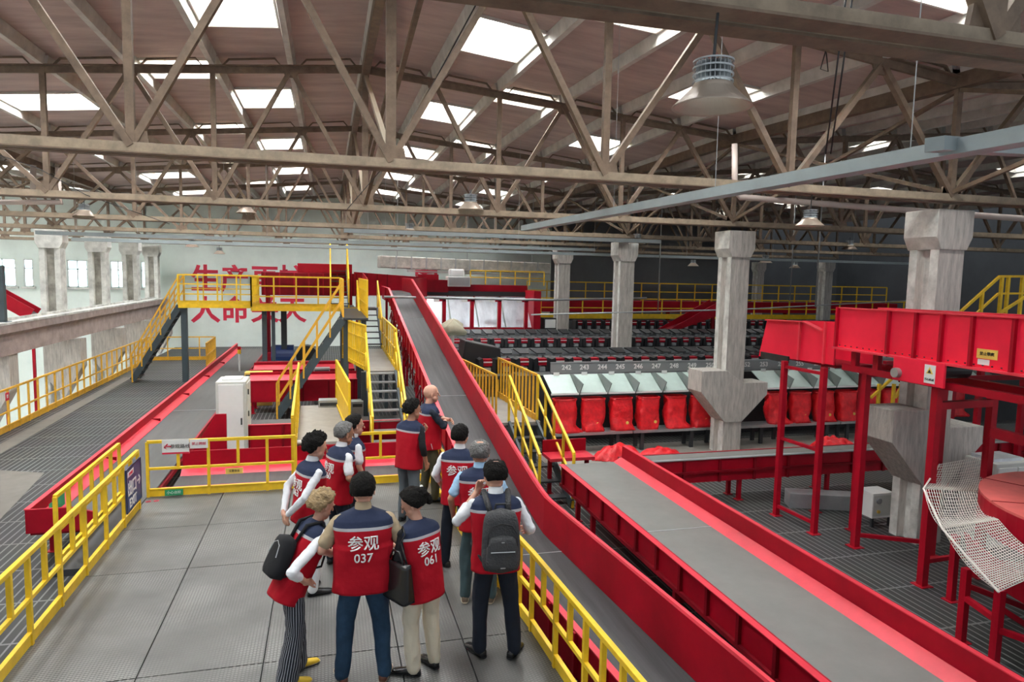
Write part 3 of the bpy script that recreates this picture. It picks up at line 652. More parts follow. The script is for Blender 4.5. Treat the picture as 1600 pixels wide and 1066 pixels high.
# -- left long conveyor
t = thing('belt_conveyor', 'Long dark belt conveyor with a red guard wall left of the deck', 'conveyor', (-3.4, 20, F))
box(-3.86, -2.75, 10.9, 33.5, -.24, -.21).build('belt', M['belt'], t)
box(-3.86, -2.75, 18.8, 18.83, -.21, -.206).build('belt_seam', M['steel'], t)
MB().prism([(-4.02, -.14), (-3.84, -.2), (-3.84, -.23), (-4.02, -.18)], 'y', 10.62, 33.5).build('guard_slope', MP, t)
MB().prism([(-4.06, -.3), (-4.02, -.3), (-4.02, .04), (-4.06, .04)], 'y', 10.6, 33.5).build('guard_wall', MR, t)
box(-4.08, -4.01, 10.6, 33.5, .035, .045).build('wall_lip', MP, t)
MB().prism([(-4.06, .04), (-3.5, .04), (-3.2, -.05), (-3.2, -.3), (-4.06, -.3)], 'y', 10.58, 10.62).build('end_panel', MR, t)
box(-4.02, -2.72, 10.62, 33.5, -.34, -.26).build('under_frame', MD, t); box(-2.75, -2.71, 14.6, 33.5, -.34, -.17).build('right_side_panel', MR, t)
jn = MB()
for y in (14, 17.5, 21, 24.5, 28): jn.box(-4.02, -3.84, y, y+.015, -.2, -.13)
jn.build('panel_joint', MD, t)
for y in (11.2, 15, 19, 23, 27, 31):
    for x in (-3.95, -2.85): leg(t, x, y, -.32)
# green and white notice lying on the guard slope
t = tag(MB().prism([(10.9, 0), (11.5, 0), (11.5, .2), (10.9, .2)], 'x', -3.9, -3.895).build('green_label', M['green']), 'Green label stuck inside the near end of the left conveyor guard', 'label')
t.data.transform(Matrix.Translation((.02, 0, -.2)))

# -- transverse conveyors behind the deck
def cross(label, x0, x1, y0, y1, z, hf=.3, back=.28, belt='belt', lip=True, legs=True, name='cross_conveyor', fh=.08):
    t = thing(name, label, 'conveyor', ((x0+x1)/2, (y0+y1)/2, F))
    box(x0, x1, y0+.05, y1-.3 if back else y1, z-.03, z).build('belt', M[belt], t)
    box(x0, x1, y0, y0+.05, z-hf, z+fh).build('front_panel', MR, t)
    if lip: box(x0, x1, y0-.02, y0+.06, z+fh, z+fh+.015).build('front_lip', MP, t)
    if back:
        MB().prism([(y1-.3, z), (y1-.04, z+.12), (y1-.04, z+.09), (y1-.3, z-.03)], 'x', x0, x1).build('guard_slope', MP, t)
        box(x0, x1, y1-.04, y1, z-hf, z+back).build('back_wall', MR, t)
    side_ribs(x0+.1, x1-.1, y0-.03, y0, z-hf, z+.06, max(3, int((x1-x0)/.6)), 'x').build('side_rib', MD, t)
    if legs:
        for x in (x0+.15, x1-.15):
            for y in (y0+.1, y1-.1): leg(t, x, y, z-hf)
    return t
cross('Red cross trough just behind the far deck railing', -2.66, 1.55, 12.0, 13.8, -.42, .08, .40, fh=.22)
cross('Red conveyor passing under the bridge plate', -1.85, 2.0, 16.3, 17.3, -.2, .45, None)
cross('Wide red conveyor behind the bridge plate, with a yellow box in front', -2.3, .85, 21.0, 22.0, .10, .55, .2)
cross('Red conveyor crossing below the yellow transverse stair', -2.4, .85, 23.2, 24.2, .12, .4, .2)
cross('Farthest red conveyor in front of the blue motor', -2.4, .85, 25.0, 26.0, .15, .35, None)
t = thing('diverter_wedge', 'Red wedge shaped side guard left of the grey cabinet', 'guard', (-2.6, 15, F))
MB().prism([(-2.72, -.34), (-2.05, -.34), (-2.05, .42), (-2.25, .42)], 'y', 15.0, 15.06).build('wedge_panel', MR, t); box(-2.75, -2.0, 15.0, 15.1, F, -.34).build('foot', MD, t)
t = thing('roller_drum', 'Red drum left of the grey cabinet top', 'drum', (-2.55, 18.6, -.2)); MB().tube([(-2.7, 18.6, .0), (-2.2, 18.6, .0)], .22, 16).build('drum', MR, t); box(-2.7, -2.2, 18.5, 18.7, F, -.1).build('stand', MD, t)
for x, y, z, sx, sy, sz, m, lab in [(-2.05, 18.25, F, .62, .4, .3, 'tag', 'Yellow box in front of the wide red conveyor'), (-2.1, 22.5, F, .8, .4, 1.05, 'tag', 'Amber box behind the wide red conveyor, under the dark post'), (.0, 17.75, F, .48, .35, .98, 'steel', 'Grey box with black handles just behind the bridge plate'),
                        (.72, 17.9, F, .3, .35, .9, 'steel', 'Second grey box behind the bridge plate, by its yellow gate'), (-.2, 22.5, F, .5, .3, 1.15, 'steel', 'Pale grey box behind the wide red conveyor')]:
    t = thing('equipment_box', lab, 'box', (x, y, z)); box(x-sx/2, x+sx/2, y-sy/2, y+sy/2, z, z+sz).build('case', M[m], t, bevel=.01); box(x-sx/2+.03, x+sx/2-.03, y-sy/2-.01, y-sy/2, z+sz-.14, z+sz-.06).build('front_strip', M['dark'], t)
# cabinet
t = thing('control_cabinet', 'Tall pale grey control cabinet left of the bridge plate', 'cabinet', (-2.05, 16.4, F))
box(-2.42, -1.78, 16.15, 17.0, F, .92).build('case', M['offwhite'], t, bevel=.015)
dr = box(-2.36, -1.84, 16.12, 16.15, F+.1, .86).build('door', M['white'], t, bevel=.008); box(-1.9, -1.87, 16.09, 16.12, -.05, .1).build('handle', M['dark'], dr)
box(-1.78, -1.765, 16.25, 16.9, F+.1, .86).build('side_door', M['white'], t); box(-2.3, -1.9, 16.3, 16.8, .92, .96).build('top_tray', M['white'], t)
hh = MB()
for z in (.6, .1): hh.box(-1.765, -1.74, 16.3, 16.34, z, z+.12)
hh.build('hinge', M['dark'], t)
t = thing('signal_beacon', 'Small red and yellow signal beacon on a white pole by the far wall', 'beacon', at(374, 565, y=26)); p = at(374, 566, y=26)
MB().tube([(p.x, p.y, F), (p.x, p.y, p.z+.3)], .03, 8).build('pole', M['white'], t); MB().tube([(p.x, p.y, p.z+.3), (p.x, p.y, p.z+.45)], .06, 10).build('yellow_light', M['yellow'], t); MB().tube([(p.x, p.y, p.z+.45), (p.x, p.y, p.z+.56)], .06, 10).build('red_light', MR, t)

# ------------------------------------------------------------------ bridge plate and its gates
t = thing('bridge_plate', 'Bare worn steel plate bridging away from the deck', 'plate', (-.2, 16, 0))
box(-.68, .3, 13.95, 17.9, -.05, 0).build('plate', M['bridge'], t); MB().tube([(-.68, 13.93, .02), (-.1, 13.93, .02)], .045, 10).build('edge_roller', M['white'], t)
for x in (-.6, .22):
    for y in (14.1, 17.7): leg(t, x, y, -.05, .06, m=M['stair'])
railing('Yellow railing on the left of the bridge plate, seen end on', [(-.56, 11.3, -.02), (-.72, 17.9, 0)], 1.12, step=.5, mids=(.5,), pattern='full')
t = thing('gate_panel', 'Closed yellow sheet gate on the right of the bridge plate', 'gate', (.38, 14.3, 0))
MB().sheet((.42, 14.3, .08), (.2, 17.9, .08), (.2, 17.9, 1.1), (.42, 14.3, 1.05), .02).build('sheet', M['yellow'], t)
fr = MB()
for p, q in (((.42,14.3,0),(.42,14.3,1.15)), ((.2,17.9,0),(.2,17.9,1.15)), ((.42,14.3,1.12),(.2,17.9,1.15)), ((.42,14.3,.05),(.2,17.9,.05)), ((.42,14.3,.6),(.2,17.9,.6))): fr.bar(p, q, .05, .05)
fr.build('frame', M['yellow'], t)

# ------------------------------------------------------------------ stairs
def stair(label, p0, p1, width, n, wdir, tread='dark', rails=(1, 1), rh=1.0, rstep=.6, name='steel_stair', depth=.22, stringer='stair', m='yellow'):
    """p0 foot, p1 head (centre line); wdir unit vector across"""
    p0, p1 = Vector(p0), Vector(p1); wd = Vector(wdir)*width/2; run = (p1-p0); hd = Vector((run.x, run.y, 0)).normalized()
    t = thing(name, label, 'stair', p0)
    for s in (-1, 1):
        MB().bar(p0+wd*s+Vector((0,0,.09)), p1+wd*s-Vector((0,0,.05)), .05, .2).build('stringer', M[stringer], t)
    for i in range(n):
        c = p0+run*((i+.8)/n); a = c-hd*depth/2; b = c+hd*depth/2
        MB().hexa([a-wd-Vector((0,0,.03)), a+wd-Vector((0,0,.03)), b+wd-Vector((0,0,.03)), b-wd-Vector((0,0,.03)), a-wd, a+wd, b+wd, b-wd]).build('tread', M[tread], t)
    up = Vector((0,0,1))
    for s, on in zip((-1, 1), rails):
        if not on: continue
        a, b = p0+wd*s*1.04, p1+wd*s*1.04; r = MB(); r.bar(a+up*rh, b+up*rh, .05, .05)
        r.bar(a+up*rh*.5, b+up*rh*.5, .04, .04)
        r.build('handrail', M[m], t); L = run.length; k = max(2, round(L/rstep))
        for i in range(k+1):
            q = a.lerp(b, i/k); MB().bar(q+up*.02, q+up*rh, .045, .045).build('baluster', M[m], t)
    return t
ST = M['stair']
stair('Grey stair with yellow rails climbing beside the incline, lower flight', (1.33, 15.2, F), (1.33, 18.0, .84), .74, 9, (1,0,0), tread='steel', rstep=.9)
struct(box(.92, 1.76, 18.05, 23.4, .78, .84).build('floor.006', M['bridge']))
stair('Dark upper flight of the stair beside the incline, leading to the upper platform', (1.4, 23.4, .84), (1.4, 25.6, 2.1), .7, 7, (1,0,0), rstep=.9)
railing('Tall yellow barred railing at the turn of the main stair', [(.42, 20.9, .84), (.95, 18.15, .84)], 1.2, step=.2, toe=.1, pattern='full', mids=(.35, .7))
railing('Yellow railing on the landing beside the incline, seen edge on', [(1.74, 18.1, .84), (1.78, 23.3, .84)], 1.1, step=.8, pattern='full')
lp = thing('landing_frame', 'Dark posts carrying the stair landing', 'frame', (1.3, 18.2, F))
for x in (.97, 1.7):
    for y in (18.2, 20.8, 23.2): box(x-.05, x+.05, y-.05, y+.05, F, .78).build('post', ST, lp)
# transverse stair and the upper platform
stair('Yellow railed blue grey stair climbing right to the upper platform', (-1.4, 20.45, F), (.42, 20.45, 2.1), .8, 12, (0,1,0), rstep=.75, rh=1.05, m='amber')
plat = thing('upper_platform', 'Upper steel platform on dark posts with a yellow edge', 'platform', (-1, 26, F))
box(.42, 1.12, 20.0, 25.6, 2.04, 2.1).build('deck_plate', M['dark'], plat); box(-2.6, .98, 25.6, 28.0, 2.04, 2.1).build('deck_plate', M['dark'], plat); box(.98, 1.75, 25.6, 26.6, 2.04, 2.1).build('deck_plate', M['dark'], plat); box(-5.3, -2.6, 27.4, 28.6, 2.04, 2.1).build('deck_plate', M['dark'], plat)
box(-2.62, 1.12, 25.55, 25.6, 1.98, 2.12).build('edge_beam', M['yellow'], plat); box(-5.3, -2.6, 27.35, 27.4, 1.98, 2.12).build('edge_beam', M['yellow'], plat)
for x, y, w_ in ((-2.2, 25.9, .16), (-1.9, 25.9, .12), (-1.6, 27, .2), (-5.15, 27.6, .2), (.5, 20.2, .14), (1.0, 20.2, .14), (.5, 25.3, .14), (.45, 23, .14), (.9, 17.95, .14)):
    box(x-w_/2, x+w_/2, y-w_/2, y+w_/2, F, 2.04 if y != 17.95 else .84).build('post', ST, plat)
railing('Yellow railing along the front of the upper platform', [(-2.6, 25.58, 2.1), (.42, 25.58, 2.1)], 1.12, step=.75, toe=.14, pattern='full', mids=(.35, .68), rw=.055)
railing('Yellow barred end railing of the upper platform\'s front bay', [(-2.6, 25.58, 2.1), (-2.6, 27.9, 2.1)], 1.12, step=.25, toe=.14, pattern='full', mids=(.35,), rw=.055)
railing('Yellow railing along the set back left bay of the upper platform', [(-5.3, 27.38, 2.1), (-2.62, 27.38, 2.1)], 1.12, step=.75, toe=.14, pattern='full', mids=(.35, .68), rw=.055)
railing('Yellow railing behind the set back left bay of the upper platform', [(-5.3, 28.55, 2.1), (-2.62, 28.55, 2.1)], 1.12, step=.75, toe=.1, pattern='full', mids=(.5,), rw=.045)
railing('Dense yellow bars beside the head of the transverse stair', [(.44, 20.95, 2.1), (.44, 25.5, 2.1)], 1.1, step=.22, toe=.1, pattern='full', mids=(.35, .7))
railing('Dense yellow bars on the right side of the upper walkway', [(1.1, 20.1, 2.1), (1.1, 25.5, 2.1)], 1.1, step=.22, toe=.1, pattern='full', mids=(.35, .7))
stair('Yellow railed stair descending left from the upper platform to the grating', (-6.95, 28.0, F), (-5.3, 28.0, 2.1), .8, 12, (0,1,0), rstep=.7, rh=1.05, m='amber')
stair('Steep topmost stair with tall yellow rails rising towards the trusses', (.42, 25.7, 2.1), (.42, 28.2, 3.5), .62, 7, (1,0,0), rstep=.22, rh=1.05)
# gratings' railings on the left
railing('Long yellow railing along the outer edge of the left grating', [(-7.87, 13.0, F), (-7.87, 34.2, F)], 1.1, step=.62, toe=.16, m='amber', pattern='full', mids=(.45,), rw=.05)
railing('Yellow railing closing the left grating at its far end', [(-7.8, 34.25, F), (-5.1, 34.25, F)], 1.1, step=.68, toe=.16, m='amber', pattern='full', rw=.05)
railing('Short yellow return railing by the far wall, above the left conveyor end', [(-5.08, 34.2, F), (-5.0, 31.2, F)], 1.1, step=.4, toe=.12, m='amber', pattern='full', rw=.045)
t = rail_sign('Tiny red notice on the long left railing', 0, .2, 0, .2, 0, M['letter_red'], '禁', M['letter'], .1)
t.location = (-7.8, 19.55, .02); t.rotation_euler = (0, 0, R(90))

# ------------------------------------------------------------------ yellow crossover by the red bags
q0, q1 = Vector((3.95, 11.35, F)), Vector((4.1, 14.1, .22))
stair('Steep little yellow railed stair beside the incline, right of the visitors', q0, q1, .62, 6, (1,0,0), rh=1.02, rstep=.8, tread='dark')
struct(box(3.4, 4.5, 14.1, 17.2, .16, .22).build('floor.007', M['bridge']))
railing('Amber barred railing left of the small crossover landing', [(3.5, 14.15, .22), (3.28, 17.2, .22)], 1.05, step=.26, toe=.14, m='amber', pattern='full', mids=())
railing('Amber barred railing right of the small crossover landing', [(4.42, 14.15, .22), (4.3, 17.2, .22)], 1.05, step=.26, toe=.14, m='amber', pattern='full', mids=())
cp = thing('crossover_frame', 'Dark frame carrying the small crossover landing', 'frame', (4, 15, F))
for x in (3.5, 4.4):
    for y in (14.2, 17.0): box(x-.04, x+.04, y-.04, y+.04, F, .16).build('post', ST, cp)
# ------------------------------------------------------------------ bag bench, bags, chutes
BY = 15.25
px0 = [at(p, 640, y=BY).x for p in (882, 926, 967, 1009, 1054, 1092)]
bx0 = px0[0]; stp = (px0[4]-px0[0])/4
NB = 17
t = thing('bag_bench', 'Long low grey bench under the hanging red bags', 'bench', (bx0+4, BY, F))
for k in range(5):
    xa = bx0-.3+k*2.0; box(xa, xa+1.97, BY-.28, BY+.2, -.36, -.30).build('bench_top', M['steel'], t)
    for xx in (xa+.25, xa+1.6):
        for yy in (BY-.22, BY+.14): box(xx-.045, xx+.045, yy-.03, yy+.03, F, -.36).build('leg', M['dark'], t)
def bag_mesh(seed):
    r = random.Random(seed); mb = MB(); rings = []; n = 28; H = .80
    sx, sy = r.uniform(-.06, .06), r.uniform(-.02, .05); flop = r.uniform(.0, .14)*(1 if r.random() < .6 else 0)
    for i in range(15):
        f = i/14; z = .0+H*f; ring = []
        w_ = .248+.03*math.sin(f*2.6)+(.03 if f > .93 else 0); d_ = .15+.03*math.sin(f*3)
        for k in range(n):
            a = 2*math.pi*k/n; c, s_ = math.cos(a), math.sin(a)
            ex = abs(c)**.55*math.copysign(1, c); ey = abs(s_)**.55*math.copysign(1, s_)
            nn = noise.noise(Vector((c*1.6+seed*3, s_*1.6, f*3.2)))*.13*(1-f*.6)+noise.noise(Vector((c*4+seed, s_*4, f*9)))*.06*(1-f*.4)
            x = ex*w_*(1+nn*2)+sx*(1-f); y = ey*d_*(1+nn*2)+sy*(1-f)-.10*(1-f)**3*(1+flop*3)
            if f < .12: x *= .95+.1*r.random()
            zz = z+nn*.25*(1-f)
            if f < .2 and x > .05: x += flop*1.2*(1-f*5)
            ring.append((x, y, zz))
        rings.append(ring)
    top = rings[-1]
    rings.append([(p[0]*.93, p[1]*.9, p[2]-.005) for p in top]); rings.append([(p[0]*.9, p[1]*.85, p[2]-.22) for p in top])
    mb.loft(rings, 0, cap=True); return mb
bag_protos = []
for k in range(4):
    me = bag_mesh(11+k*7)
    root = thing('mail_bag', 'x', 'bag', (0, 0, 0), 'red nylon sorting bags hanging in a row')
    me.build('bag_body', M['bag'], root, smooth=True)
    rim = MB(); n = 28
    rim.tube([(.26*abs(math.cos(a))**.55*math.copysign(1, math.cos(a)), .175*abs(math.sin(a))**.55*math.copysign(1, math.sin(a)), .80) for a in [2*math.pi*i/n for i in range(n+1)]], .012, 5)
    rim.build('rim_hoop', M['bag'], root)
    MB().lathe([(.001, 0), (.035, 0), (.04, .0), (.001, .004)], (0, 0, 0), 10).build('yellow_tag', M['tag'], root)
    tg = root.children[-1]; tg.matrix_local = Matrix.Translation((.03+.03*k, -.205, .2)) @ Matrix.Rotation(R(80), 4, 'X')
    bag_protos.append(root)
skip = {6, 7}    # hidden behind the second column's corbel
j = 0
for i in range(NB):
    if i in skip: continue
    side = 'left' if i < 6 else 'right'
    lab = 'Open red nylon bag, %s from the left in the row left of the second column' % ORD[i] if i < 6 else 'Open red nylon bag, %s right of the second column in the row' % ORD[i-8]
    pr = bag_protos[i % 4]; loc = (bx0+stp*i, BY, -.31); rz = rnd.uniform(-.06, .06)
    if i < 4: pr.location = loc; pr['label'] = lab; pr.rotation_euler = (0, 0, rz)
    else: copy_tree(pr, loc, lab, rot=(0, 0, rz))
# chutes above the bags
t0 = None; CH = 18
for i in range(CH):
    if i in (7,): continue
    x = bx0-.02+stp*i; w2 = stp/2
    lab = 'Mint green chute, %s from the yellow crossover' % ORD[i] if i < 7 else 'Mint green chute, %s right of the second column' % ORD[i-8]
    if t0 is None:
        t0 = thing('sorting_chute', lab, 'chute', (x, 15.3, .55), 'mint green chutes above the red bags')
        MB().sheet((x-w2+.04, 15.2, .62), (x+w2-.04, 15.2, .62), (x+w2-.02, 15.85, .97), (x-w2+.02, 15.85, .97), .02).build('chute_slide', M['mint'], t0)
        MB().hexa([(x-w2+.02,15.17,.59),(x+w2-.02,15.17,.59),(x+w2-.02,15.21,.59),(x-w2+.02,15.21,.59),(x-w2+.02,15.17,.63),(x+w2-.02,15.17,.63),(x+w2-.02,15.21,.63),(x-w2+.02,15.21,.63)]).build('chute_lip', M['white'], t0)
        MB().add([(x+w2-.02, 15.16, .6), (x+w2+.05, 15.1, .86), (x+w2-.06, 15.5, 1.04), (x+w2-.012, 15.9, .98), (x+w2+.0, 15.16, .6), (x+w2+.07, 15.1, .86), (x+w2-.04, 15.5, 1.04), (x+w2+.012, 15.9, .98)], [(0,1,2,3), (7,6,5,4), (0,4,5,1), (1,5,6,2), (2,6,7,3), (3,7,4,0)]).build('divider_fin', M['mint2'], t0)
        box(x-.1, x+.05, 15.78, 15.785, .97, 1.05).build('paper_label', M['white'], t0); r0 = t0.location.copy()
    else: copy_tree(t0, (x, 15.3, .55), lab)
# board with chute numbers
t = thing('number_board', 'Grey see-through board with white chute numbers above the mint chutes', 'board', (bx0, 16.1, 1.1))
xa = at(860, 585, y=16.1).x; box(xa, xa+12, 16.1, 16.12, .98, 1.24).build('board', M['acry'], t); box(xa, xa+12, 16.08, 16.14, 1.24, 1.26).build('board_rim', M['steel'], t)
for xx in (xa+.1, xa+5, xa+11.9): box(xx-.03, xx+.03, 16.12, 16.18, F, 1.0).build('post', M['dark'], t)
k = 0
for px in range(885, 1320, 28):
    p = at(px, 583, y=16.09)
    if k < 28: text_obj('number', str(242+k), .17, frame((p.x, 16.092, 1.12), (1, 0, 0), (0, 0, 1)), M['letter'], t, bold=.004)
    k += 1
t = thing('sorter_substructure', 'Dark substructure under the carrier rows of the sorter', 'machine', (12, 20, F))
box(4.6, 26, 16.3, 17.0, F, .9).build('front_cabinet', M['dark'], t); box(4.9, 30, 17.0, 31, F, .35).build('lower_deck', M['dark'], t)
# carrier rows
rows = [  # name, y, px spacing in m, px range, floor px, top px, kind
    ('nearest', 17.4, 28, 745, 1420, 578, 556, 'motor'), ('second', 19.6, 26, 750, 1425, 553, 544, 'tray'), ('third', 22.0, 20.5, 700, 1428, 541, 527, 'motor'),
    ('fourth', 25.0, 17, 700, 1432, 524, 515, 'tray'), ('farthest', 29.0, 15, 895, 1432, 515, 500, 'motor')]
for name, y, sp, pa, pb, pz0, pz1, kind in rows:
    zb_ = at(1000, pz0, y=y).z; zt_ = at(1000, pz1, y=y).z; h = zt_-zb_
    x0, x1 = at(pa, 560, y=y).x, at(pb, 560, y=y).x; sx = sp*y/1067*1.09
    tt = thing('sorter_track', 'Steel edged dark track carrying the %s row of sorter carriers' % name, 'track', (x0, y, zb_))
    box(x0-.3, x1+.3, y-.3, y+.5, zb_-.14, zb_-.02).build('track_bed', M['dark'], tt); box(x0-.3, x1+.3, y-.33, y-.3, zb_-.05, zb_+.0).build('track_rail', M['steel'], tt)
    for i in range(int((x1-x0)/2.2)+1): leg(tt, x0+i*2.2, y+.1, zb_-.14, .07, z0=.35, m=M['dark'])
    box(x0-.3, x1+.3, y+.42, y+.47, zb_-.02, zb_+h*.85).build('track_back', M['steel' if kind == 'tray' else 'acry'], tt)
    c0 = None; n = int((x1-x0)/sx)
    for i in range(n):
        x = x0+(i+.5)*sx
        if c0 is None:
            c0 = thing('sorter_carrier', 'Black sorter carrier %s in the %s carrier row' % ('with red drive block' if kind == 'motor' else 'with flat tray', name), 'sorter carrier', (x, y, zb_), 'sorter carriers in the %s row' % name)
            if kind == 'motor':
                q = sx*.46
                MB().prism([(x-q, zb_), (x-q*.55, zb_), (x-q*.4, zb_+h*.75), (x-q*.6, zb_+h), (x-q*1.0, zb_+h*.9)], 'y', y-.2, y+.25).prism([(x+q, zb_), (x+q*.55, zb_), (x+q*.4, zb_+h*.75), (x+q*.6, zb_+h), (x+q*1.0, zb_+h*.9)], 'y', y-.2, y+.25).build('carrier_arm', M['black'], c0)
                box(x-q*.95, x+q*.95, y-.1, y+.3, zb_, zb_+h*.3).build('carrier_base', M['dark'], c0)
                box(x-q*.5, x+q*.5, y-.22, y, zb_+h*.5, zb_+h*.95).build('drive_block', M['red'], c0); box(x-q*.5, x+q*.5, y-.23, y, zb_+h*.72, zb_+h*.8).build('white_band', M['white'], c0)
                box(x-q*.35, x+q*.35, y-.23, y-.1, zb_+h*.1, zb_+h*.4).build('label_plate', M['steel'], c0)
            else:
                q = sx*.44
                MB().hexa([(x-q*.6,y-.22,zb_+h*.3),(x+q*.6,y-.22,zb_+h*.3),(x+q,y+.25,zb_+h*.8),(x-q,y+.25,zb_+h*.8),(x-q*.6,y-.22,zb_+h*.45),(x+q*.6,y-.22,zb_+h*.45),(x+q,y+.25,zb_+h),(x-q,y+.25,zb_+h)]).build('tray', M['black'], c0)
                box(x-q*.3, x+q*.3, y-.15, y+.15, zb_-.02, zb_+h*.4).build('tray_stand', M['steel'], c0)
        else: copy_tree(c0, (x, y, zb_))
# clothes and sacks lying about
def heap(label, cx, cy, z, sx, sy, h, seed, m='bag'):
    mb = MB(); n = 26; r = random.Random(seed); vs = []; fs = []
    for i in range(n):
        for j in range(n):
            u, v = i/(n-1)*2-1, j/(n-1)*2-1
            rad = math.sqrt(u*u+v*v); e = .78+.22*noise.noise(Vector((u*1.3, v*1.3, seed)))
            f = max(0, 1-(rad/e)**3)
            vs.append((cx+u*sx, cy+v*sy, z+.004+h*f*(.5+.6*abs(noise.noise(Vector((u*3, v*3, seed*2.1)))))))
    for i in range(n-1):
        for j in range(n-1):
            q = [i*n+j, (i+1)*n+j, (i+1)*n+j+1, i*n+j+1]
            if any(vs[k][2] > z+.012 for k in q): fs.append(tuple(q))
    mb.add(vs, fs); o = mb.build('crumpled_bag', M[m], None, smooth=True)
    o.location = (cx, cy, z); o.data.transform(Matrix.Translation((-cx, -cy, -z)))
    sm = o.modifiers.new('solid', 'SOLIDIFY'); sm.thickness = .006
    return tag(o, label, 'bag')
p = at(965, 717, z=F); heap('Crumpled red bag lying on the floor left of the second column, left heap', p.x, p.y, F+.012, .8, .4, .42, 3)
p = at(1030, 716, z=F); heap('Crumpled red bag lying on the floor beside the first heap, nearer the column', p.x, p.y, F+.012, .7, .4, .34, 5)
p = at(1300, 702, z=F); heap('Flat red cloth bag spread on the floor between the tall red posts', p.x, p.y, F+.012, .85, .5, .42, 8)
p = at(1545, 694, z=F); heap('Red bag lying on the floor far right behind the column', p.x, p.y, F+.012, .7, .4, .16, 9)

# ------------------------------------------------------------------ walkway, far conveyors, shiny panels
y = 32.5; xa, xb = at(845, 480, y=y).x, min(33.5, at(1470, 480, y=y).x)
t = thing('walkway', 'Yellow edged steel walkway crossing the dark hall behind the sorter', 'walkway', (xa, y, 1.5))
zf = at(1100, 497, y=y).z; box(xa, xb, y, y+1.2, zf, zf+.06).build('walk_plate', M['dark'], t); box(xa, xb, y-.04, y, zf-.05, zf+.2).build('toe_board', M['yellow'], t)
for i in range(6): x = xa+.5+i*3.8; box(x-.08, x+.08, y+.3, y+.46, F, zf).build('post', ST, t)
railing('Yellow railing on the near side of the far walkway', [(xa, y, zf), (xb, y, zf)], 1.0, step=1.1, toe=0, pattern='full', rw=.06)
railing('Yellow railing on the far side of the far walkway', [(xa, y+2.5, zf+.8), (xb, y+2.5, zf+.8)], 1.0, step=1.1, toe=0, pattern='full', rw=.06)
t = thing('far_conveyor', 'Long red conveyor side behind the yellow walkway', 'conveyor', (xa, y+1.8, 1.9)); box(xa, xb, y+1.6, y+2.6, zf+.2, zf+.8).build('side_panel', MR, t)
for i in range(6): x = xa+.5+i*3.8; box(x-.08, x+.08, y+2.0, y+2.16, F, zf+.2).build('leg', MD, t)
t = thing('far_incline', 'Red inclined chute rising to the right behind the sorter rows', 'chute', at(1050, 520, y=26))
a, b = at(1040, 522, y=26), at(1125, 492, y=26); MB().sheet(a, b, b+Vector((0,0,.62)), a+Vector((0,0,.1)), .05).sheet(a+Vector((0,.9,0)), b+Vector((0,.9,0)), b+Vector((0,.9,.62)), a+Vector((0,.9,.1)), .05).build('side_panel', MR, t)
MB().hexa([a, b, b+Vector((0,.9,0)), a+Vector((0,.9,0)), a+Vector((0,0,.05)), b+Vector((0,0,.05)), b+Vector((0,.9,.05)), a+Vector((0,.9,.05))]).build('slide', MD, t); leg(t, b.x-.1, b.y+.4, b.z, .12); leg(t, a.x+.3, a.y+.4, a.z, .1)
# shiny chute panels
y = 27.0
xa, xb = at(662, 480, y=y).x, at(832, 480, y=y).x; z0, z1 = at(750, 512, y=y).z, at(750, 464, y=y+1).z
t = thing('panel_rack', 'Shiny sloping steel panels in a red frame right of the incline', 'machine', ((xa+xb)/2, y, z0)); n = 4; wd = (xb-xa)/n
for i in range(n):
    a, b = xa+wd*i+.03, xa+wd*(i+1)-.03; MB().sheet((a, y, z0), (b, y, z0), (b, y+1.1, z1), (a, y+1.1, z1), .03).build('shiny_panel', M['silver'], t)
box(xa-.1, xb+.1, y-.1, y, z0-.3, z0).build('lower_beam', MR, t); box(xa-.3, xb+.1, y+1.15, y+1.3, z1, z1+.5).build('upper_beam', MR, t); box(xa-.1, xb+.1, y+1.1, y+1.14, z1+.04, z1+.22).build('dark_belt', M['dark'], t)
for i in range(n):
    x = xa+wd*(i+.62)
    MB().box(x, x+.14, y-.35, y-.2, z0-.25, z1-.05).box(x-.3, x+.14, y-.35, y-.2, z1-.15, z1-.02).build('red_bracket', MR, t); box(x-.36, x-.14, y-.4, y-.36, z1-.17, z1-.02).build('sensor', M['white'], t)
box(xb, xb+.3, y-.2, y+1.2, z0-.3, z1+.3).build('end_frame', MR, t); box(xb+.45, xb+1.0, y-.2, y+.4, z0-.2, z0+.4).build('control_box', M['black'], t); box(xb+.5, xb+.95, y-.22, y-.2, z0, z0+.35).build('control_panel', M['white'], t)
for x in (xa, (xa+xb)/2, xb): leg(t, x, y+.1, z0-.3, .12, z0=.35); leg(t, x, y+1.2, z1, .12, z0=.35)
box(xa-.2, xb+1, y-.3, y-.24, z0-.52, z0-.4).build('yellow_band', M['yellow'], t)
railing('Small yellow railing on top of the shiny panel machine', [(at(735, 440, y=28.6).x, 28.6, z1+.5), (at(850, 440, y=28.6).x, 28.6, z1+.5)], .62, step=.6, toe=0, pattern='full', rw=.05, mids=(.5,))
p = at(716, 448, y=28.0); t = thing('air_unit', 'White ribbed air unit standing on top of the shiny panel machine', 'machine', p)
box(p.x-.45, p.x+.5, 27.9, 28.5, p.z, p.z+.42).build('lower_case', M['white'], t, bevel=.03); box(p.x-.35, p.x+.25, 27.95, 28.45, p.z+.42, p.z+.72).build('upper_case', M['white'], t, bevel=.05)
sl = MB()
for i in range(6): sl.box(p.x-.4, p.x+.45, 27.885, 27.9, p.z+.06+i*.055, p.z+.085+i*.055)
sl.build('louvre', M['steel'], t)
t = thing('red_housing', 'Red stepped housing between the incline head and the white air unit', 'machine', at(665, 450, y=28.4)); p = at(670, 456, y=28.4)
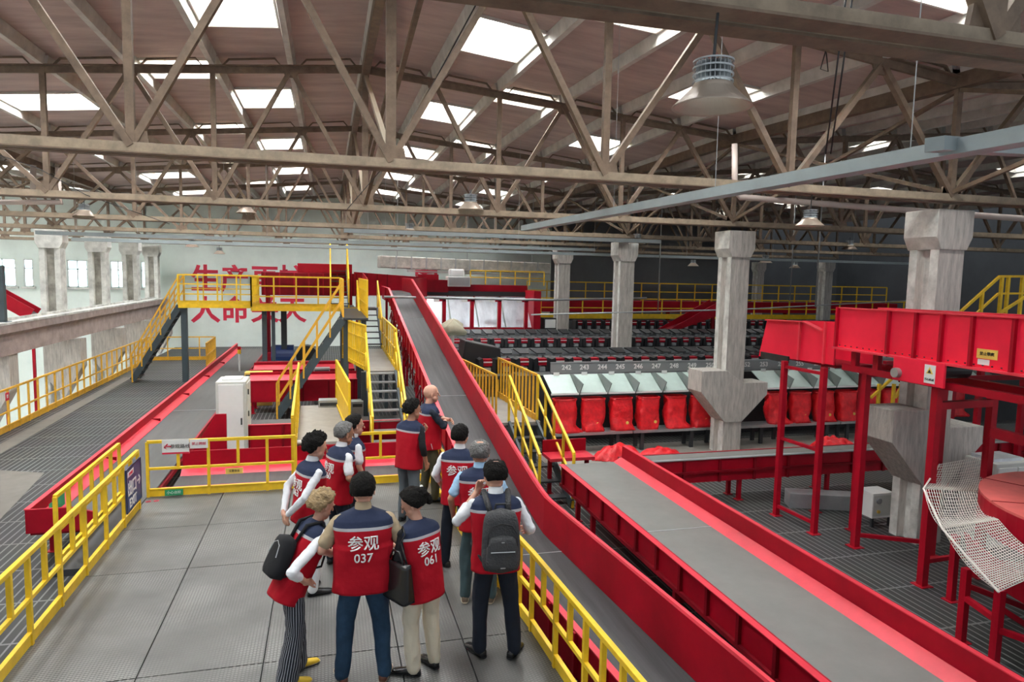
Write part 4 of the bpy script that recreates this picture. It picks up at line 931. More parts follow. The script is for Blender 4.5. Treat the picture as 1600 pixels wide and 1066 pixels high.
box(p.x-.7, p.x+.75, 28.0, 28.8, p.z, p.z+.5).build('case', MD, t); box(p.x-.5, p.x+.35, 28.05, 28.7, p.z+.5, p.z+.72).build('cap', MR, t); leg(t, p.x, 28.4, p.z, .2)
# suspended duct
a, b = at(592, 409, y=29.2), at(855, 420, y=30.2)
t = thing('air_duct', 'Insulated rectangular air duct hanging above the shiny panels', 'duct', (a+b)/2); MB().bar(a, b, .7, .5).build('duct_body', M['duct'], t, bevel=.04)
bd = MB()
for i in range(1, 12): c = a.lerp(b, i/12); d = (b-a).normalized()*.03; bd.bar(c-d, c+d, .73, .53)
bd.build('duct_band', M['steel'], t)
for i in (1, 5, 9): c = a.lerp(b, i/10); MB().tube([c, (c.x, c.y, 7.3)], .015, 5).build('hanger_rod', M['steel'], t)
MB().bar(a+Vector((1.2,0,-.36)), b+Vector((-.4,0,-.34)), .1, .06).build('light_strip', M['white'], t)
# cloth covered scanner
p = at(707, 540, y=20.5); t = thing('covered_scanner', 'Beige cloth covered scanner head on a pole beside the incline', 'scanner', (p.x, p.y, .35))
MB().tube([(p.x, p.y, .35), (p.x, p.y, p.z+.5)], .05, 10).build('pole', M['offwhite'], t)
cv = MB(); rings = []
for z, r_ in ((.34, .18), (.36, .34), (.46, .40), (.62, .30), (.74, .14), (.79, .03)):
    rings.append([(p.x+math.cos(a)*r_*(1+.25*math.sin(a*5+z*9)), p.y+math.sin(a)*r_*.8, p.z+z+.04*math.sin(a*3)) for a in [2*math.pi*k/20 for k in range(20)]])
cv.loft(rings).build('cloth_cover', M['cloth_beige'], t, smooth=True)
p = at(745, 575, y=17.8); t = thing('tilted_machine', 'Black tilted drive housing at the left end of the sorter', 'machine', (p.x, p.y, .3)); q = p
MB().prism([(q.x-.55, .35), (q.x+.7, .35), (q.x+.6, q.z+.55), (q.x-.35, q.z+.75)], 'y', 17.6, 18.4).build('housing', M['black'], t, bevel=.03)
p = at(735, 560, y=19); struct(box(2.95, 5.6, 19.0, 21.2, .5, .56).build('floor.008', M['mint']))
lp = thing('mint_table_frame', 'Dark legs under the mint table between the incline and the sorter', 'frame', (4, 20, F))
for x in (3.1, 5.4):
    for yy in (19.1, 21.0): box(x-.04, x+.04, yy-.04, yy+.04, F, .5).build('leg', M['dark'], lp)

# ------------------------------------------------------------------ raised red chute with its frames
t = thing('raised_chute', 'Big raised red sheet metal conveyor trough entering from the right edge', 'conveyor', (8.3, 6.4, 2.4))
X0, X1 = 7.95, 8.72
def wallp(x, pts, th=.03): return MB().prism([(y_, z_) for y_, z_ in pts], 'x', x, x+th)
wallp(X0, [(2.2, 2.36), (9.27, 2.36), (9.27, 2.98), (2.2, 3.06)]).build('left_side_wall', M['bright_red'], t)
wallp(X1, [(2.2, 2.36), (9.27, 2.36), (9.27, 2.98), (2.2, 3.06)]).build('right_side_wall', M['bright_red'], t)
box(X0+.03, X1, 2.2, 9.27, 2.5, 2.54).build('belt', M['belt'], t)
li = MB()
for x in (X0-.03, X1-.0): li.prism([(2.2, 3.06), (9.27, 2.98), (9.27, 3.0), (2.2, 3.08)], 'x', x, x+.07)
li.build('wall_lip', MP, t)
for y in (9.25, 8.2, 7.72, 7.3, 6.85, 6.3, 5.7, 5.0): box(X0-.05, X0, y-.02, y+.02, 2.36, 3.0).build('side_rib', MR, t)
box(X0-.08, X0, 2.2, 9.27, 2.33, 2.36).build('lower_flange', MP, t)
bt = MB()
for i in range(40): y = 4.3+i*.125; bt.box(X0-.012, X0, y, y+.018, 2.385, 2.4)
bt.build('bolt_row', M['black'], t)
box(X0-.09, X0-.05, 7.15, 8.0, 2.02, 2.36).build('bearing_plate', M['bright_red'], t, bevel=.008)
MB().tube([(X0-.16, 7.9, 2.13), (X0-.05, 7.9, 2.13)], .07, 14).build('roller_shaft', M['steel'], t)
MB().tube([(X0+.03, 7.6, 2.2), (X1, 7.6, 2.2)], .12, 16).build('drive_drum', M['black'], t)
s = box(X0-.1, X0-.091, 7.28, 7.45, 2.06, 2.31).build('warning_sign', M['white'], t, label='white warning sign with a triangle')
tri = MB().prism([(7.31, 2.19), (7.42, 2.19), (7.365, 2.285)], 'x', X0-.104, X0-.1).build('triangle', M['tag'], s); tri2 = MB().prism([(7.335, 2.2), (7.395, 2.2), (7.365, 2.25)], 'x', X0-.106, X0-.104).build('pictogram', M['black'], s)
text_obj('lettering', '当心机械', .038, frame((X0-.102, 7.365, 2.11), (0, -1, 0), (0, 0, 1)), M['black'], s)
s = box(X0-.005, X0-.001, 6.50, 6.78, 2.48, 2.6).build('yellow_notice', M['tag'], t, label='yellow notice with black print'); text_obj('lettering', '禁止攀爬', .05, frame((X0-.008, 6.64, 2.54), (0, -1, 0), (0, 0, 1)), M['black'], s)
box(X0-.005, X0-.001, 6.6, 6.76, 2.4, 2.47).build('white_notice', M['white'], t)
# lower head section pointing away to the left
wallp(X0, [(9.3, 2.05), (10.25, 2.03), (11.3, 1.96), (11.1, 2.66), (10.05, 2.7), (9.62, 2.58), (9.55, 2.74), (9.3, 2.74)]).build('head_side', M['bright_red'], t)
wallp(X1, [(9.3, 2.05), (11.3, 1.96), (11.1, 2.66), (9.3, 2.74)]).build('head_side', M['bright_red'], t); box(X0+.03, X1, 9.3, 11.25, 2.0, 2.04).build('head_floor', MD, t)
hb = MB(); hb.box(X0-.04, X0, 10.12, 10.16, 2.03, 2.7); hb.box(X0-.04, X0, 9.5, 9.53, 2.04, 2.74); hb.prism([(9.6, 2.58), (10.05, 2.7), (10.05, 2.72), (9.6, 2.6)], 'x', X0-.05, X0+.05); hb.prism([(10.05, 2.7), (11.1, 2.66), (11.1, 2.68), (10.05, 2.72)], 'x', X0-.05, X0+.05); hb.build('head_flange', MP, t)
box(X0-.03, X0, 10.4, 11.2, 1.94, 2.06).build('rubber_skirt', M['black'], t)
# support frames
t = thing('support_frame', 'Ladder like red post frame at the left end of the raised chute', 'frame', (7.8, 9.8, F))
for x, y in ((7.77, 10.28), (7.83, 9.36)): leg(t, x, y, 2.0, .085)
for x, y in ((8.6, 10.28), (8.6, 9.36)): leg(t, x, y, 2.0, .085)
for z in (-.62, .62, 1.9): MB().bar((7.77, 10.28, z), (7.83, 9.36, z), .05, .05).build('cross_bar', MR, t)
t = thing('support_frame', 'Large red portal frame carrying the raised chute, nearest the right edge', 'frame', (8.3, 8, F))
for x, y in ((8.1, 8.74), (9.02, 8.2), (8.0, 7.36), (9.05, 7.42)): leg(t, x, y, 2.0, .1)
leg(t, 8.7, 1.9, 2.2, .1)
MB().bar((8.08, 9.2, 2.04), (7.98, 3.0, 2.04), .1, .1).build('top_beam', MR, t); MB().bar((8.7, 9.2, 2.04), (8.7, 3.0, 2.04), .1, .1).build('top_beam', MR, t)
MB().bar((8.1, 8.74, -.6), (9.02, 8.2, -.6), .05, .06).build('cross_bar', MR, t); MB().bar((8.0, 7.36, -.45), (9.05, 7.42, -.45), .05, .06).build('cross_bar', MR, t)
MB().bar((7.98, 7.36, 1.75), (9.0, 7.42, 1.75), .1, .1).build('cross_bar', MR, t); MB().bar((8.1, 8.74, 1.98), (8.7, 8.74, 1.98), .08, .08).build('cross_bar', MR, t)
for y in (8.95, 8.5): box(8.02, 8.1, y-.05, y+.05, 2.09, 2.36).build('pedestal', MR, t)
MB().bar((8.1, 6.6, 1.55), (8.1, 3.0, 1.5), .1, .12).build('side_rail', MD, t)
t = thing('support_frame', 'Red frame of posts behind the net, at the right edge', 'frame', (10.6, 8.5, F))
for px, py in ((1412, 720), (1480, 712), (1522, 705), (1590, 700)):
    p = at(px, py, y=11.0); leg(t, p.x, 11.0, 1.9, .1)
MB().bar((at(1380, 600, y=11).x, 11.0, 1.8), (at(1640, 600, y=11).x, 11.0, 1.8), .1, .14).build('top_beam', MR, t)
MB().bar((at(1400, 600, y=11).x, 10.9, 1.5), (at(1640, 600, y=11).x, 10.9, 1.5), .1, .1).build('top_beam', MD, t)
# yellow railings near the right edge
y = 14.0
pts = [at(1500, 488, y=y), at(1562, 432, y=y), at(1640, 432, y=y)]
t = thing('access_railing', 'Yellow stair railing above the raised chute at the right edge', 'railing', at(1560, 488, y=y)); tr = MB()
for a, b in zip(pts, pts[1:]): tr.bar(a, b, .06, .06); tr.bar(a-Vector((0,0,.45)), b-Vector((0,0,.45)), .05, .05)
tr.build('top_rail', M['yellow'], t)
for px, top in ((1535, 456), (1566, 432), (1576, 432), (1598, 432), (1634, 432)): a = at(px, top, y=y); MB().bar(a, (a.x, a.y, 2.0), .07, .07).build('post', M['yellow'], t)
MB().bar(at(1545, 500, y=13.4), at(1640, 440, y=13.4), .06, .06).build('stair_rail', M['yellow'], t)
box(pts[0].x-.4, pts[2].x, 13.2, 15, 1.98, 2.06).build('platform', M['dark'], t)
for x in (pts[0].x, pts[2].x-.3): box(x-.05, x+.05, 14, 14.1, F, 1.98).build('leg', ST, t)
t = thing('access_stair', 'Small yellow railed stair seen between the red posts', 'stair', at(1385, 650, y=12.6)); 
for dx in (0, .32):
    a, b = at(1360+dx*120, 622, y=12.6), at(1398+dx*60, 588, y=12.6); MB().bar(a, b, .05, .05).build('handrail', M['yellow'], t)
for px in (1374, 1397, 1408): a = at(px, 600, y=12.6); box(a.x-.03, a.x+.03, 12.57, 12.63, F, a.z).build('post', M['yellow'], t)
# cabinets at the foot of the nearest column
p = at(1374, 822, z=F); t = thing('junction_box', 'White electrical box on short legs at the foot of the nearest column', 'electrical box', p)
box(p.x-.22, p.x+.22, p.y-.05, p.y+.33, F+.16, F+.6).build('case', M['white'], t, bevel=.01)
for dx in (-.18, .18): box(p.x+dx-.02, p.x+dx+.02, p.y-.03, p.y+.01, F, F+.16).build('leg', M['dark'], t)
MB().tube([(p.x-.1, p.y-.05, F+.47), (p.x-.1, p.y-.075, F+.47)], .05, 12).build('dial', M['steel'], t); MB().tube([(p.x-.1, p.y-.05, F+.28), (p.x-.1, p.y-.075, F+.28)], .03, 12).build('knob', M['tag'], t)
box(p.x-.2, p.x+.2, p.y-.052, p.y-.05, F+.2, F+.56).build('door', M['offwhite'], t)
t = thing('floor_duct', 'Low grey metal duct lying on the grating behind the white electrical box', 'duct', (p.x, p.y+.9, F)); MB().bar((p.x-.9, p.y+1.3, F+.14), (p.x+.5, p.y+.75, F+.14), .34, .28).build('duct_body', M['steel'], t, bevel=.01)
p = at(1500, 850, z=F); t = thing('equipment_cabinet', 'Large pale grey cabinet right of the nearest column, partly behind the net', 'cabinet', (10.3, 8.4, F))
box(9.95, 10.8, 8.0, 8.6, F+.1, F+1.45).build('case', M['offwhite'], t, bevel=.015); box(9.99, 10.35, 7.98, 8.0, F+.16, F+1.38).build('door', M['white'], t); box(10.39, 10.76, 7.98, 8.0, F+.16, F+1.38).build('door', M['white'], t)
for x in (10.0, 10.7): box(x, x+.08, 8.05, 8.5, F, F+.1).build('foot', M['dark'], t)
box(10.02, 10.6, 8.1, 8.5, F+1.45, F+1.5).build('plastic_wrap', M['silver'], t)

# ------------------------------------------------------------------ spiral chute and its net
CX, CY, RR, ZC = 9.3, 5.45, 1.75, .80
t = thing('spiral_chute', 'Round red spiral chute with a faded red top at the right edge', 'chute', (CX, CY, F))
MB().lathe([(.02, ZC), (RR, ZC), (RR, ZC-.03), (.02, ZC-.03)], (CX, CY, 0), 64).build('top_plate', M['faded'] if 'faded' in M else MP, t)
MB().lathe([(RR-.03, ZC-.03), (RR, ZC-.03), (RR, ZC-.42), (RR-.03, ZC-.42), (RR-.03, ZC-.03)], (CX, CY, 0), 64).build('drum_wall', MR, t)
sp = MB(); rings = []
for k in range(49):
    a = R(150)+k/48*R(170); z = .05-k/48*.6
    rings.append([(CX+r_*math.cos(a), CY+r_*math.sin(a), z+dz) for r_, dz in ((RR-.5, .0), (RR+.12, .0), (RR+.2, .3), (RR+.23, .3), (RR+.16, -.04), (RR-.5, -.04))])
sp.loft(rings).build('spiral_trough', MR, t)
MB().tube([(CX, CY, F), (CX, CY, ZC)], .18, 16).build('centre_column', MR, t)
for x, y in ((7.19, 6.03), (7.05, 5.5), (7.6, 4.3), (8.0, 6.9)): leg(t, x, y, .1, .08)
MB().bar((7.19, 6.03, -.25), (7.05, 5.5, -.25), .06, .06).bar((7.05, 5.5, -.1), (7.9, 5.6, -.6), .06, .06).bar((7.19, 6.03, -.1), (8.1, 5.9, -.45), .06, .06).bar((7.05, 5.5, -.35), (7.6, 4.3, -.35), .06, .06).build('brace', MR, t)
sm = MB()
for k in range(3): a = R(115+k*38); sm.bar((CX+.1*math.cos(a), CY+.1*math.sin(a), ZC+.003), (CX+RR*math.cos(a), CY+RR*math.sin(a), ZC+.003), .012, .006)
sm.build('plate_seam', MD, t)
def net(label, P00, P10, P11, P01, nu, nv, sag, m=M['net']):
    vs = []; fs = []
    for i in range(nu+1):
        for j in range(nv+1):
            u, v = i/nu, j/nv; p = P00.lerp(P10, u).lerp(P01.lerp(P11, u), v); p.z -= sag*math.sin(math.pi*v)*(.7+.3*math.sin(math.pi*u)); vs.append(p)
    I = lambda i, j: i*(nv+1)+j
    for i in range(nu):
        for j in range(nv):
            if i+1 <= nu: fs.append((I(i,j), I(i+1,j), I(i+1,j+1), I(i,j+1)))
    me = bpy.data.meshes.new('net'); me.from_pydata([tuple(v-P00) for v in vs], [], fs); me.materials.append(m)
    bm = bmesh.new(); bm.from_mesh(me); bmesh.ops.poke(bm, faces=bm.faces) if False else None; bm.to_mesh(me); bm.free()
    o = bpy.data.objects.new('safety_net', me); COL.objects.link(o); o.location = P00
    wf = o.modifiers.new('wire', 'WIREFRAME'); wf.thickness = .012; wf.use_replace = True; wf.use_even_offset = False
    return tag(o, label, 'net')
def bp(px, py, x=None, y=None, z=None): return at(px, py, x=x, y=y, z=z)
n1, n2, n3, n4 = bp(1468, 726, y=8.0), bp(1545, 712, y=8.0), bp(1528, 768, y=6.9), bp(1443, 764, y=6.9)
net('White cord safety net panel left of the round chute, upper sloping part', n1, n2, n3, n4, 22, 14, .10)
m3, m4 = bp(1600, 850, y=5.3), bp(1478, 838, y=6.1)
net('White cord safety net panel hanging below the folded edge beside the round chute', n4, n3, bp(1560, 812, y=6.0), bp(1472, 826, y=6.2), 22, 16, .12)
net('White cord safety net panel running down to the right edge below the round chute', bp(1472, 826, y=6.2), bp(1560, 812, y=6.0), bp(1660, 880, y=4.5), bp(1560, 925, y=4.8), 26, 26, .12)
pipe('Taut white cord edging the net at its folded corner', [n1, n4, bp(1472, 826, y=6.2), bp(1560, 925, y=4.8)], .012, M['net'], 'net_cord')
# ------------------------------------------------------------------ people
def cloth(name, col, **k): return mat(name, col, k.pop('rough', .85), bump=k.pop('bump', .35), bscale=k.pop('bscale', 14), spec=.25, **k)
M['skin_light'] = mat('light skin', (.56, .30, .21), .5, var=.06, vscale=6)
M['skin_mid'] = mat('tan skin', (.42, .21, .13), .5, var=.06, vscale=6)
M['vest_red'] = cloth('vest red', (.36, .002, .012), bump=.5, bscale=9)
M['vest_navy'] = cloth('vest navy', (.018, .026, .058), bump=.5, bscale=9)
M['vest_silver'] = mat('reflective tape', (.45, .45, .47), .35, metal=.3)
M['c_white'] = cloth('white cotton', (.68, .70, .72), bump=.6, bscale=10)
M['c_cream'] = cloth('cream trousers', (.62, .56, .44), bump=.6, bscale=9)
M['c_khaki'] = cloth('khaki cotton', (.36, .28, .18))
M['c_black'] = cloth('black cloth', (.012, .012, .014))
M['c_navytrs'] = cloth('dark navy trousers', (.012, .016, .026))
M['c_olive'] = cloth('olive trousers', (.055, .05, .028))
M['c_grey'] = cloth('grey jeans', (.10, .12, .135), bump=.7, bscale=8)
M['c_jeans'] = cloth('blue denim', (.02, .05, .095), var=.45, vscale=3, bump=.7, bscale=8)
M['c_greenjeans'] = cloth('faded green jeans', (.05, .085, .095), var=.3)
M['c_lblue'] = cloth('light blue cotton', (.30, .48, .66))
M['hair_dark'] = mat('dark hair', (.008, .007, .006), .8, spec=.15, bump=1, bscale=60, var=.4, vscale=30)
M['hair_grey'] = mat('grey hair', (.13, .13, .125), .6, bump=1, bscale=60, var=.5, vscale=30)
M['hair_blond'] = mat('sandy hair', (.34, .23, .11), .55, bump=1, bscale=60, var=.45, vscale=25)
M['shoe_black'] = mat('black leather', (.012, .012, .013), .25)
M['shoe_brown'] = mat('brown leather', (.10, .035, .02), .4)
M['shoe_tan'] = mat('grey suede', (.13, .10, .07), .8)
M['shoe_yellow'] = mat('yellow canvas', (.72, .48, .03), .7)
M['sole'] = mat('pale sole', (.45, .38, .28), .7)
M['lip'] = mat('lips', (.35, .12, .10), .5)
M['eye'] = mat('eye dark', (.03, .02, .015), .2)
M['pack'] = mat('charcoal backpack cloth', (.035, .036, .038), .75, bump=.6, bscale=60)
def stripe_mat():
    m = mat('pinstripe', (.012, .014, .022), .85); nt = m.node_tree; N = nt.nodes; L = nt.links; b = N['Principled BSDF']
    tc = N.new('ShaderNodeTexCoord'); sp = N.new('ShaderNodeSeparateXYZ'); L.new(tc.outputs['UV'], sp.inputs[0])
    a = N.new('ShaderNodeMath'); a.operation = 'FRACT'; L.new(sp.outputs[0], a.inputs[0])
    g = N.new('ShaderNodeMath'); g.operation = 'LESS_THAN'; g.inputs[1].default_value = .2; L.new(a.outputs[0], g.inputs[0])
    mx = N.new('ShaderNodeMix'); mx.data_type = 'RGBA'; mx.inputs['A'].default_value = (.012, .014, .022, 1); mx.inputs['B'].default_value = (.42, .44, .48, 1); L.new(g.outputs[0], mx.inputs['Factor']); L.new(mx.outputs['Result'], b.inputs['Base Color'])
    return m
M['c_stripe'] = stripe_mat()

def V(*a): return Vector(a)
class Blob(MB):
    def cap(s, p0, p1, r0, r1, n=14):
        p0, p1 = V(*p0), V(*p1); d = p1-p0; L = d.length
        if L < 1e-6: return s.ell(p0, (r0, r0, r0))
        d.normalize(); a = d.cross(V(0,0,1) if abs(d.z) < .9 else V(1,0,0)).normalized(); b = d.cross(a); rings = []
        def ring(c, r): rings.append([c+(a*math.cos(2*math.pi*k/n)+b*math.sin(2*math.pi*k/n))*r for k in range(n)])
        for t_ in (.15, .5, .8): ring(p0-d*r0*math.cos(t_*math.pi/2), r0*math.sin(t_*math.pi/2))
        ring(p0, r0); ring(p1, r1)
        for t_ in (.8, .5, .15): ring(p1+d*r1*math.cos(t_*math.pi/2), r1*math.sin(t_*math.pi/2))
        s.loft(rings); return s
    def ell(s, c, r, rot=None, n=16):
        c = V(*c); rings = []
        for i in range(1, 10):
            ph = math.pi*i/10; ring = []
            for k in range(n):
                a = 2*math.pi*k/n; v = V(r[0]*math.sin(ph)*math.cos(a), r[1]*math.sin(ph)*math.sin(a), -r[2]*math.cos(ph))
                ring.append(c+(rot @ v if rot else v))
            rings.append(ring)
        s.loft(rings); return s
    def chain(s, pts, rs):
        for i in range(len(pts)-1): s.cap(pts[i], pts[i+1], rs[i], rs[i+1])
        return s
    def melt(s, name, m, parent, voxel=.008, smooth=4, disp=None, label=None):
        o = MB.build(s, name, m, parent)
        rm = o.modifiers.new('r', 'REMESH'); rm.mode = 'VOXEL'; rm.voxel_size = voxel
        if smooth: sm = o.modifiers.new('s', 'SMOOTH'); sm.iterations = smooth; sm.factor = .5
        bpy.context.view_layer.update(); dg = bpy.context.evaluated_depsgraph_get()
        me = bpy.data.meshes.new_from_object(o.evaluated_get(dg)); o.modifiers.clear(); old = o.data; o.data = me; bpy.data.meshes.remove(old)
        me.materials.clear(); me.materials.append(m)
        if disp:
            for v in me.vertices: v.co += v.normal*disp(v.co)
        me.shade_smooth()
        if label: o['label'] = label
        return o
def folds(amp, sc=(9, 9, 4), seed=0): return lambda c: amp*noise.noise(Vector((c.x*sc[0]+seed, c.y*sc[1], c.z*sc[2]+seed*2)))+amp*.4*noise.noise(Vector((c.x*sc[0]*2.3, c.y*sc[1]*2.3+seed, c.z*sc[2]*2.6)))

def add_hand(b, wrist, d, nrm, side, curl=.5, s=1.0, r=.0088):
    """d: direction of the hand, nrm: back-of-hand normal, side: which way the thumb points (+1 / -1 along d x nrm)"""
    wrist, d, nrm = V(*wrist), V(*d).normalized(), V(*nrm); nrm = (nrm-d*nrm.dot(d)).normalized(); lat = d.cross(nrm)*side
    b.cap(wrist-d*.02, wrist+d*.02, .026*s, .027*s)
    for k in range(4):   # palm
        o = (k-1.5)*.0195*s; b.cap(wrist+d*.015*s+lat*o*.7, wrist+d*.085*s+lat*o, .0135*s, .0125*s, 10)
    lens = [.062, .073, .078, .070]
    for k in range(4):
        o = (k-1.5)*.021*s; L = lens[k]*s; p = wrist+d*.088*s+lat*o; ang = curl*.55; q = p
        for seg, f in enumerate((.45, .32, .23)):
            dd = (d*math.cos(ang)-nrm*math.sin(ang)).normalized()+lat*(k-1.5)*.05; n_ = q+dd*L*f; b.cap(q, n_, r*s*(1-.06*seg), r*s*(.95-.08*seg), 8); q = n_; ang += curl*(.9 if seg == 0 else .7)
    p = wrist+d*.03*s+lat*.03*s; q = p+(d*.7+lat*.7-nrm*.25*curl).normalized()*.038*s; b.cap(p, q, .0125*s, .0105*s, 8); b.cap(q, q+(d*.9+lat*.25-nrm*.4*curl).normalized()*.032*s, .0103*s, .0085*s, 8)

def hair_mesh(MH, s, style, seed=1):
    mb = MB(); rings = []; n, m_ = 40, 26
    for i in range(m_+1):
        ph = math.pi*(.02+.96*i/m_); ring = []
        for k in range(n):
            a = 2*math.pi*k/n; d = V(math.sin(ph)*math.cos(a), math.sin(ph)*math.sin(a), math.cos(ph))
            # in hair where above the hair line: front high, nape low
            front = max(0, d.y); line = -.74+(.74+.60)*min(1, max(0, (d.y+.35)/.9))
            if style == 'bun': line = -.70+1.32*min(1, max(0, (d.y+.25)/.85))
            inside = d.z-line
            if style == 'fringe': inside = min(inside, .72-d.z-max(0, d.y)*.9)
            if style == 'crown': inside = min(inside, (V(d.x, d.y+.25, d.z-1).length-.42)*1.5)
            if abs(d.x) > .8 and -.35 < d.z < .1 and d.y > -.15 and style != 'bun': inside = min(inside, -.05+abs(d.z+.12)*.6)
            f = max(0, min(1, inside/.30+.25)); f = f*f*(3-2*f)
            th = {'short': .017, 'curly': .034, 'fringe': .009, 'crown': .018, 'bun': .024, 'wavy': .026}.get(style, .016)
            nz = noise.noise(d*(7 if style == 'curly' else 4)+V(seed, 0, 0))
            extra = th*(1+(.8 if style in ('curly', 'wavy') else .45)*nz+.25*noise.noise(d*16))*f+(-.012)*(1-f)
            r = V((.074+extra)*d.x, (.093+extra)*d.y-.01, (.087+extra*1.1)*d.z+.022)
            ring.append(MH @ (r*s))
        rings.append(ring)
    mb.loft(rings)
    return mb

def person(label, loc, heading, H=1.72, lean=.04, twist=0, bulk=1.0, skin='skin_light', hair='hair_dark', style='short', head=(0, 0), feet=((-.12, 0, -8), (.12, .04, 8)),
           larm=None, rarm=None, lhand=None, rhand=None, sleeve='c_white', slen='short', legs='c_jeans', shoe='shoe_black', sole='black', collar=True, back_text=None, loose=1.0, voxel=.0065, vest_len=-.13, flare=0, girth=1.0, collar_m=None, female=False, side=0):
    s = H/1.72; loc = V(*loc); Rz = Matrix.Rotation(-R(heading), 3, 'Z')
    t = thing('person', label, 'person', loc)
    def W(p): p = V(*p)*s; return loc+Rz @ p
    def D(p): return Rz @ V(*p)
    pel = V(side*.03, 0, .93); neck = V(side*.0, lean, 1.435)
    sp = (neck-pel).normalized(); tw = R(twist)
    rt = V(math.cos(tw), math.sin(tw), 0); fwd = sp.cross(rt) if False else V(-math.sin(tw), math.cos(tw), 0); fwd = (fwd-sp*fwd.dot(sp)).normalized()
    sw = (.172 if female else .185)*bulk**.5
    SL = neck-rt*sw-V(0,0,.082); SR = neck+rt*sw-V(0,0,.082)
    larm = larm or ((-.27, lean-.02, 1.13), (-.26, lean+.08, .89)); rarm = rarm or ((.27, lean-.02, 1.13), (.26, lean+.08, .89))
    b = Blob()
    # head
    yaw, pit = R(head[0]), R(head[1])
    hc = neck+(Matrix.Rotation(tw*0, 3, 'Z') @ V(0, .035+.07*math.sin(pit), .158-.03*abs(math.sin(pit))))
    MHl = Matrix.Rotation(-yaw, 3, 'Z') @ Matrix.Rotation(-pit, 3, 'X'); M3 = Rz @ MHl
    MH4 = Matrix.Translation(W(hc)) @ M3.to_4x4()
    hs_ = s*1.19
    def Hh(p): return MH4 @ (V(*p)*hs_)
    b.ell(Hh((0, -.01, .022)), (.074*hs_, .093*hs_, .087*hs_), M3); b.cap(Hh((0, .028, -.02)), Hh((0, .046, -.075)), .056*hs_, .036*hs_); b.cap(Hh((-.03, .03, -.045)), Hh((.03, .03, -.045)), .034*hs_, .034*hs_)
    b.cap(Hh((0, .088, .008)), Hh((0, .106, -.024)), .008*s, .0125*s, 8); b.cap(Hh((-.034, .077, .02)), Hh((.034, .077, .02)), .011*s, .011*s, 8); b.cap(Hh((-.014, .080, -.052)), Hh((.014, .080, -.052)), .009*s, .009*s, 8)
    for x in (-1, 1): b.ell(Hh((x*.078, -.008, -.012)), (.009*s, .018*s, .029*s), M3, 10)
    b.cap(W(neck+V(0, -.01, -.03)), W(hc+V(0, -.012, -.06)), .056*s, .052*s)
    # trunk under the clothes, limbs
    b.cap(W(pel+V(0,0,.02)), W(pel.lerp(neck, .75)), .085*s, .09*s); b.cap(W(SL), W(SR), .034*s, .034*s)
    hips = (V(-.088, 0, .90), V(.088, 0, .90)); knees = []; anks = []
    for i, (fx, fy, fa) in enumerate(feet):
        ank = V(fx, fy-.03, .09); hp = hips[i]; kn = hp.lerp(ank, .5)+V((-1 if i == 0 else 1)*.012, .035, .03); knees.append(kn); anks.append(ank)
        b.chain([W(hp), W(kn), W(ank)], [.075*s, .05*s, .036*s])
    for (S, (e, w_), hnd, sd) in ((SL, larm, lhand, -1), (SR, rarm, rhand, 1)):
        e, w_ = V(*e), V(*w_); b.chain([W(S), W(e), W(w_)], [.036*s, .036*s, .026*s])
        hd = V(*(hnd[0] if hnd else (w_-e))); nr = V(*(hnd[1] if hnd else (sd, 0, 0))); th = (hnd[3] if hnd and len(hnd) > 3 else None)
        d_ = hd.normalized(); n_ = (nr-d_*nr.dot(d_)).normalized(); lat = d_.cross(n_)
        if th is None: th = 1 if lat.y > 0 else -1
        add_hand(b, W(w_), D(hd), D(nr), th, hnd[2] if hnd else .55, s*.98)
    b.melt('body', M[skin], t, voxel, 2)
    # face details
    for x in (-1, 1):
        Blob().ell(Hh((x*.03, .083, .004)), (.009*s, .006*s, .005*s), M3, 8).build('eye', M['eye'], t, smooth=True)
        if style != 'none0': Blob().cap(Hh((x*.018, .093, .024)), Hh((x*.043, .083, .025)), .0035*s, .003*s, 6).build('eyebrow', M[hair], t, smooth=True)
    Blob().ell(Hh((0, .089, -.053)), (.022*s, .006*s, .006*s), M3, 10).build('mouth', M['lip'], t, smooth=True)
    if style != 'bald':
        ho = hair_mesh(MH4, hs_, style, len(label)).build('hair', M[hair], t, smooth=True)
        if style == 'bun':
            Blob().ell(Hh((.0, -.105, .045)), (.062*s, .055*s, .055*s), M3).ell(Hh((.03, -.115, -.02)), (.045*s, .04*s, .06*s), M3).melt('hair_bun', M[hair], t, .007, 2, folds(.008, (40, 40, 40)))
            Blob().ell(Hh((.045, -.11, .085)), (.016*s, .016*s, .016*s), M3).build('pearl_clip', M['white'], t, smooth=True)
    # trousers
    tb = Blob(); tb.ell(W(pel+V(0, -.012, .0)), (.155*s*girth, .112*s*girth, .12*s), Rz)
    for hp, kn, ank in zip(hips, knees, anks):
        tb.chain([W(hp+V(0,-.01,-.02)), W(kn), W(kn.lerp(ank, .5)), W(ank+V(0,0,-.005))], [.090*s*loose*girth, .074*s*loose, (.066+flare*.5)*s*loose, (.058+flare)*s*loose])
    tr = tb.melt('trousers', M[legs], t, .011, 5, folds(.011 if loose <= 1.05 else .016, (11, 11, 5), len(label)*.37))
